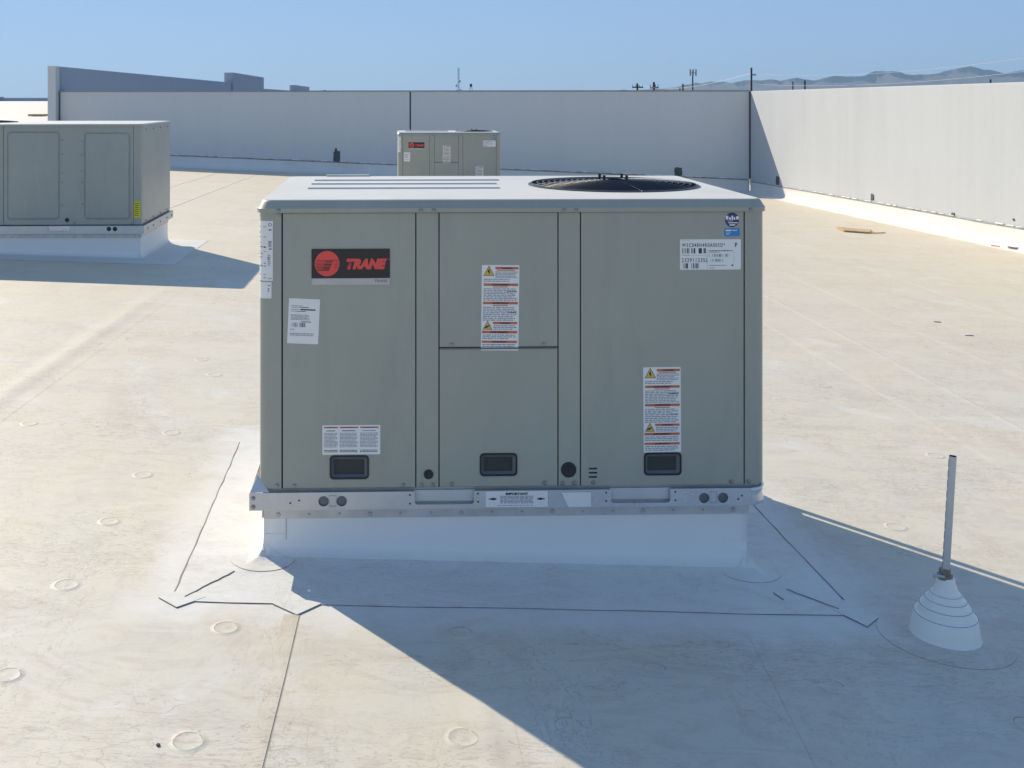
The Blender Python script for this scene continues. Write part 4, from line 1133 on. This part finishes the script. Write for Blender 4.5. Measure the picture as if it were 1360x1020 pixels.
# ------------------------------------------------------------------ debris on the roof
def scrap(name, poly, h0, h1, mat, label, cat):
    mb = MB(); n = len(poly)
    cx = sum(p[0] for p in poly)/n; cy = sum(p[1] for p in poly)/n; z = zr(cx, cy)
    mb.add([(x-cx, y-cy, zr(x, y)-z+h0) for x, y in poly] + [(x-cx, y-cy, zr(x, y)-z+h1) for x, y in poly],
           [tuple(reversed(range(n))), tuple(range(n, 2*n))] + [(i, (i+1) % n, n+(i+1) % n, n+i) for i in range(n)])
    o = mb.build(name, mat, loc=(cx, cy, z)); tag(o, label, cat); return o
scrap('cardboard_piece', [(6.42, 16.20), (6.74, 16.06), (6.94, 16.46), (6.66, 16.62), (6.52, 16.78)], .008, .026, M_card, 'flat tan cardboard scrap lying near the right wall', 'cardboard')
scrap('wood_strip', [(6.80, 16.10), (7.06, 16.24), (7.05, 16.28), (6.81, 16.15)], .003, .012, M_card, 'thin strip beside the tan cardboard scrap', 'wood strip')
scrap('litter_scrap', [(7.93, 14.90), (7.99, 14.78), (8.00, 14.82), (8.02, 14.84), (7.97, 14.93)], .002, .014, M_litter_r, 'small red scrap at the foot of the right wall', 'litter')
scrap('litter_scrap', [(8.03, 14.62), (8.07, 14.50), (8.09, 14.58), (8.13, 14.57), (8.06, 14.72)], .003, .03, M_litter_w, 'small dark scrap next to the red scrap by the right wall', 'litter')
scrap('roof_debris', [(4.23, 8.83), (4.29, 8.822), (4.275, 8.838)], .001, .006, M_litter_w, 'thin dark sliver on the bright roof at the right, farther one', 'debris')
scrap('roof_debris', [(4.21, 8.29), (4.28, 8.285), (4.27, 8.30)], .001, .005, M_litter_w, 'thin dark sliver on the bright roof at the right, nearer one', 'debris')
scrap('roof_debris', [(-.634, 2.630), (-.627, 2.625), (-.624, 2.633), (-.631, 2.637)], .001, .004, M_debris, 'tiny black speck of debris on the roof at the lower left', 'debris')

# ------------------------------------------------------------------ far poles, masts and wires
def far(px, D): return (px-553)/1434*D
def zof(py, D): return EYE + (129-py)/1434*D
def pole(px, ytop, D, r, arms, label, extra=None):
    x = far(px, D); t = thing('utility_pole', (x, D, -9), 0, label, 'utility pole'); H = zof(ytop, D)+9
    mb = MB(); mb.tube((0, 0, 0), (0, 0, H), r*1.25, 8, r); mb.build('pole', M_wood, t)
    for z, hw in arms:
        zz = zof(z, D)+9; mb = MB(); mb.box(-hw, hw, -r*1.6, -r*.8, zz-r*.7, zz+r*.7)
        a = mb.build('crossarm', M_wood, t)
        q = MB()
        for s in (-.9, -.3, .3, .9): q.tube((s*hw, -r*1.2, zz+r*.7), (s*hw, -r*1.2, zz+r*3), r*.35, 6)
        q.build('insulator', M_steel_far, a)
    return t
pole(846.5, 110.5, 150, .13, [(116, .75)], 'short dark utility pole with crossarm, leftmost of the pole pair behind the back wall')
pole(868.5, 109, 150, .15, [(116.5, .6)], 'short dark utility pole with crossarm, just left of the mountains')
pole(903, 117, 220, .14, [], 'tiny pole stub left of the antenna pole')
pole(907, 111.5, 220, .18, [], 'plain short pole between the stub and the antenna pole')
t = pole(920, 94, 160, .10, [], 'slim pole carrying cell antenna panels above the back wall')
for dx in (-.42, 0, .42):
    mb = MB(); zz = zof(96.5, 160)+9; mb.box(dx-.09, dx+.09, -.3, -.18, zz-.5, zz+.5); mb.build('antenna_panel', M_steel_far, t)
mb = MB(); mb.box(-.45, .45, -.18, -.12, zof(96.5, 160)+8.9, zof(96.5, 160)+9.0); mb.build('antenna_bracket', M_steel_far, t)
t = pole(998, 90, 62, .055, [], 'tallest dark utility pole at the corner of the two walls')
mb = MB(); zz = zof(99.5, 62)+9; mb.box(0, .26, -.03, .03, zz-.03, zz+.03); mb.build('crossarm', M_wood, t)
pole(1053, 108.5, 200, .12, [], 'thin short pole above the right wall')
pole(1069, 107, 200, .17, [], 'thicker short pole above the right wall beside the thin one')
pole(1315.5, 105.5, 160, .13, [], 'stubby pole top above the far right of the sunlit wall')
def mast(px, ytop, D, w0, w1, label, n=14):
    x = far(px, D); H = zof(ytop, D)+9; t = thing('antenna_mast', (x, D, -9), 0, label, 'antenna mast'); mb = MB()
    P = lambda k, z: Vector(((w0 + (w1-w0)*z/H)*math.cos(R(90+120*k)), (w0+(w1-w0)*z/H)*math.sin(R(90+120*k)), z))
    for k in range(3): mb.tube(P(k, 0), P(k, H), .05, 5)
    mb.build('leg', M_steel_far, t); br = MB()
    for i in range(n):
        for k in range(3): br.tube(P(k, H*i/n), P((k+1) % 3, H*(i+1)/n), .035, 4)
    br.build('bracing', M_steel_far, t); return t
t = mast(609, 90, 400, .38, .3, 'tall slender lattice antenna mast on the horizon left of centre')
mb = MB()
for dx, z in ((-.8, 114), (.8, 120), (-.7, 121), (.5, 108)): zz = zof(z, 400)+9; mb.box(dx-.25, dx+.25, -.4, -.2, zz-.4, zz+.4)
mb.build('dish', M_steel_far, t)
t = mast(625.5, 112, 420, 3.2, .35, 'squat splayed tower beside the tall lattice mast')
mb = MB(); zz = zof(112.5, 420)+9; mb.box(-.45, .45, -.45, .45, zz-.9, zz+.3); mb.build('tower_head', M_wood, t)
t = pole(431.5, 119.5, 250, .2, [], 'very short stub pole above the back wall at the left')
def wire(a, b_, sag, r, label):
    A = Vector(a); B = Vector(b_); n = 24; mb = MB(); pts = []
    for i in range(n+1):
        t = i/n; p = A.lerp(B, t); p.z -= sag*4*t*(1-t); pts.append(p)
    for p, q in zip(pts, pts[1:]): mb.tube(p, q, r, 4, caps=False)
    o = mb.build('power_line', M_cable); tag(o, label, 'cable')
def P3(px, py, D): return (far(px, D), D, zof(py, D))
wire(P3(1000, 98, 62), P3(1420, 68, 45), .42, .010, 'upper pale power line rising across the sky above the mountains')
wire(P3(1000, 112, 62), P3(1440, 84, 45), .40, .011, 'lower pale power line crossing in front of the mountains')
wire(P3(846, 111, 150), P3(998, 97, 62), .8, .010, 'thin power line between the short poles and the tall corner pole')

# ------------------------------------------------------------------ haze
mb = MB(); mb.box(-16000, 16000, -3500, 18000, -11, 520)
m = bpy.data.materials.new('thin desert haze'); m.use_nodes = True; nt = m.node_tree; nt.nodes.clear()
out = nt.nodes.new('ShaderNodeOutputMaterial'); pv = nt.nodes.new('ShaderNodeVolumePrincipled')
pv.inputs['Color'].default_value = (.50, .75, 1, 1); pv.inputs['Density'].default_value = 5e-5; pv.inputs['Anisotropy'].default_value = .2
nt.links.new(pv.outputs[0], out.inputs['Volume'])
hz = mb.build('haze', m); hz['kind'] = 'stuff'
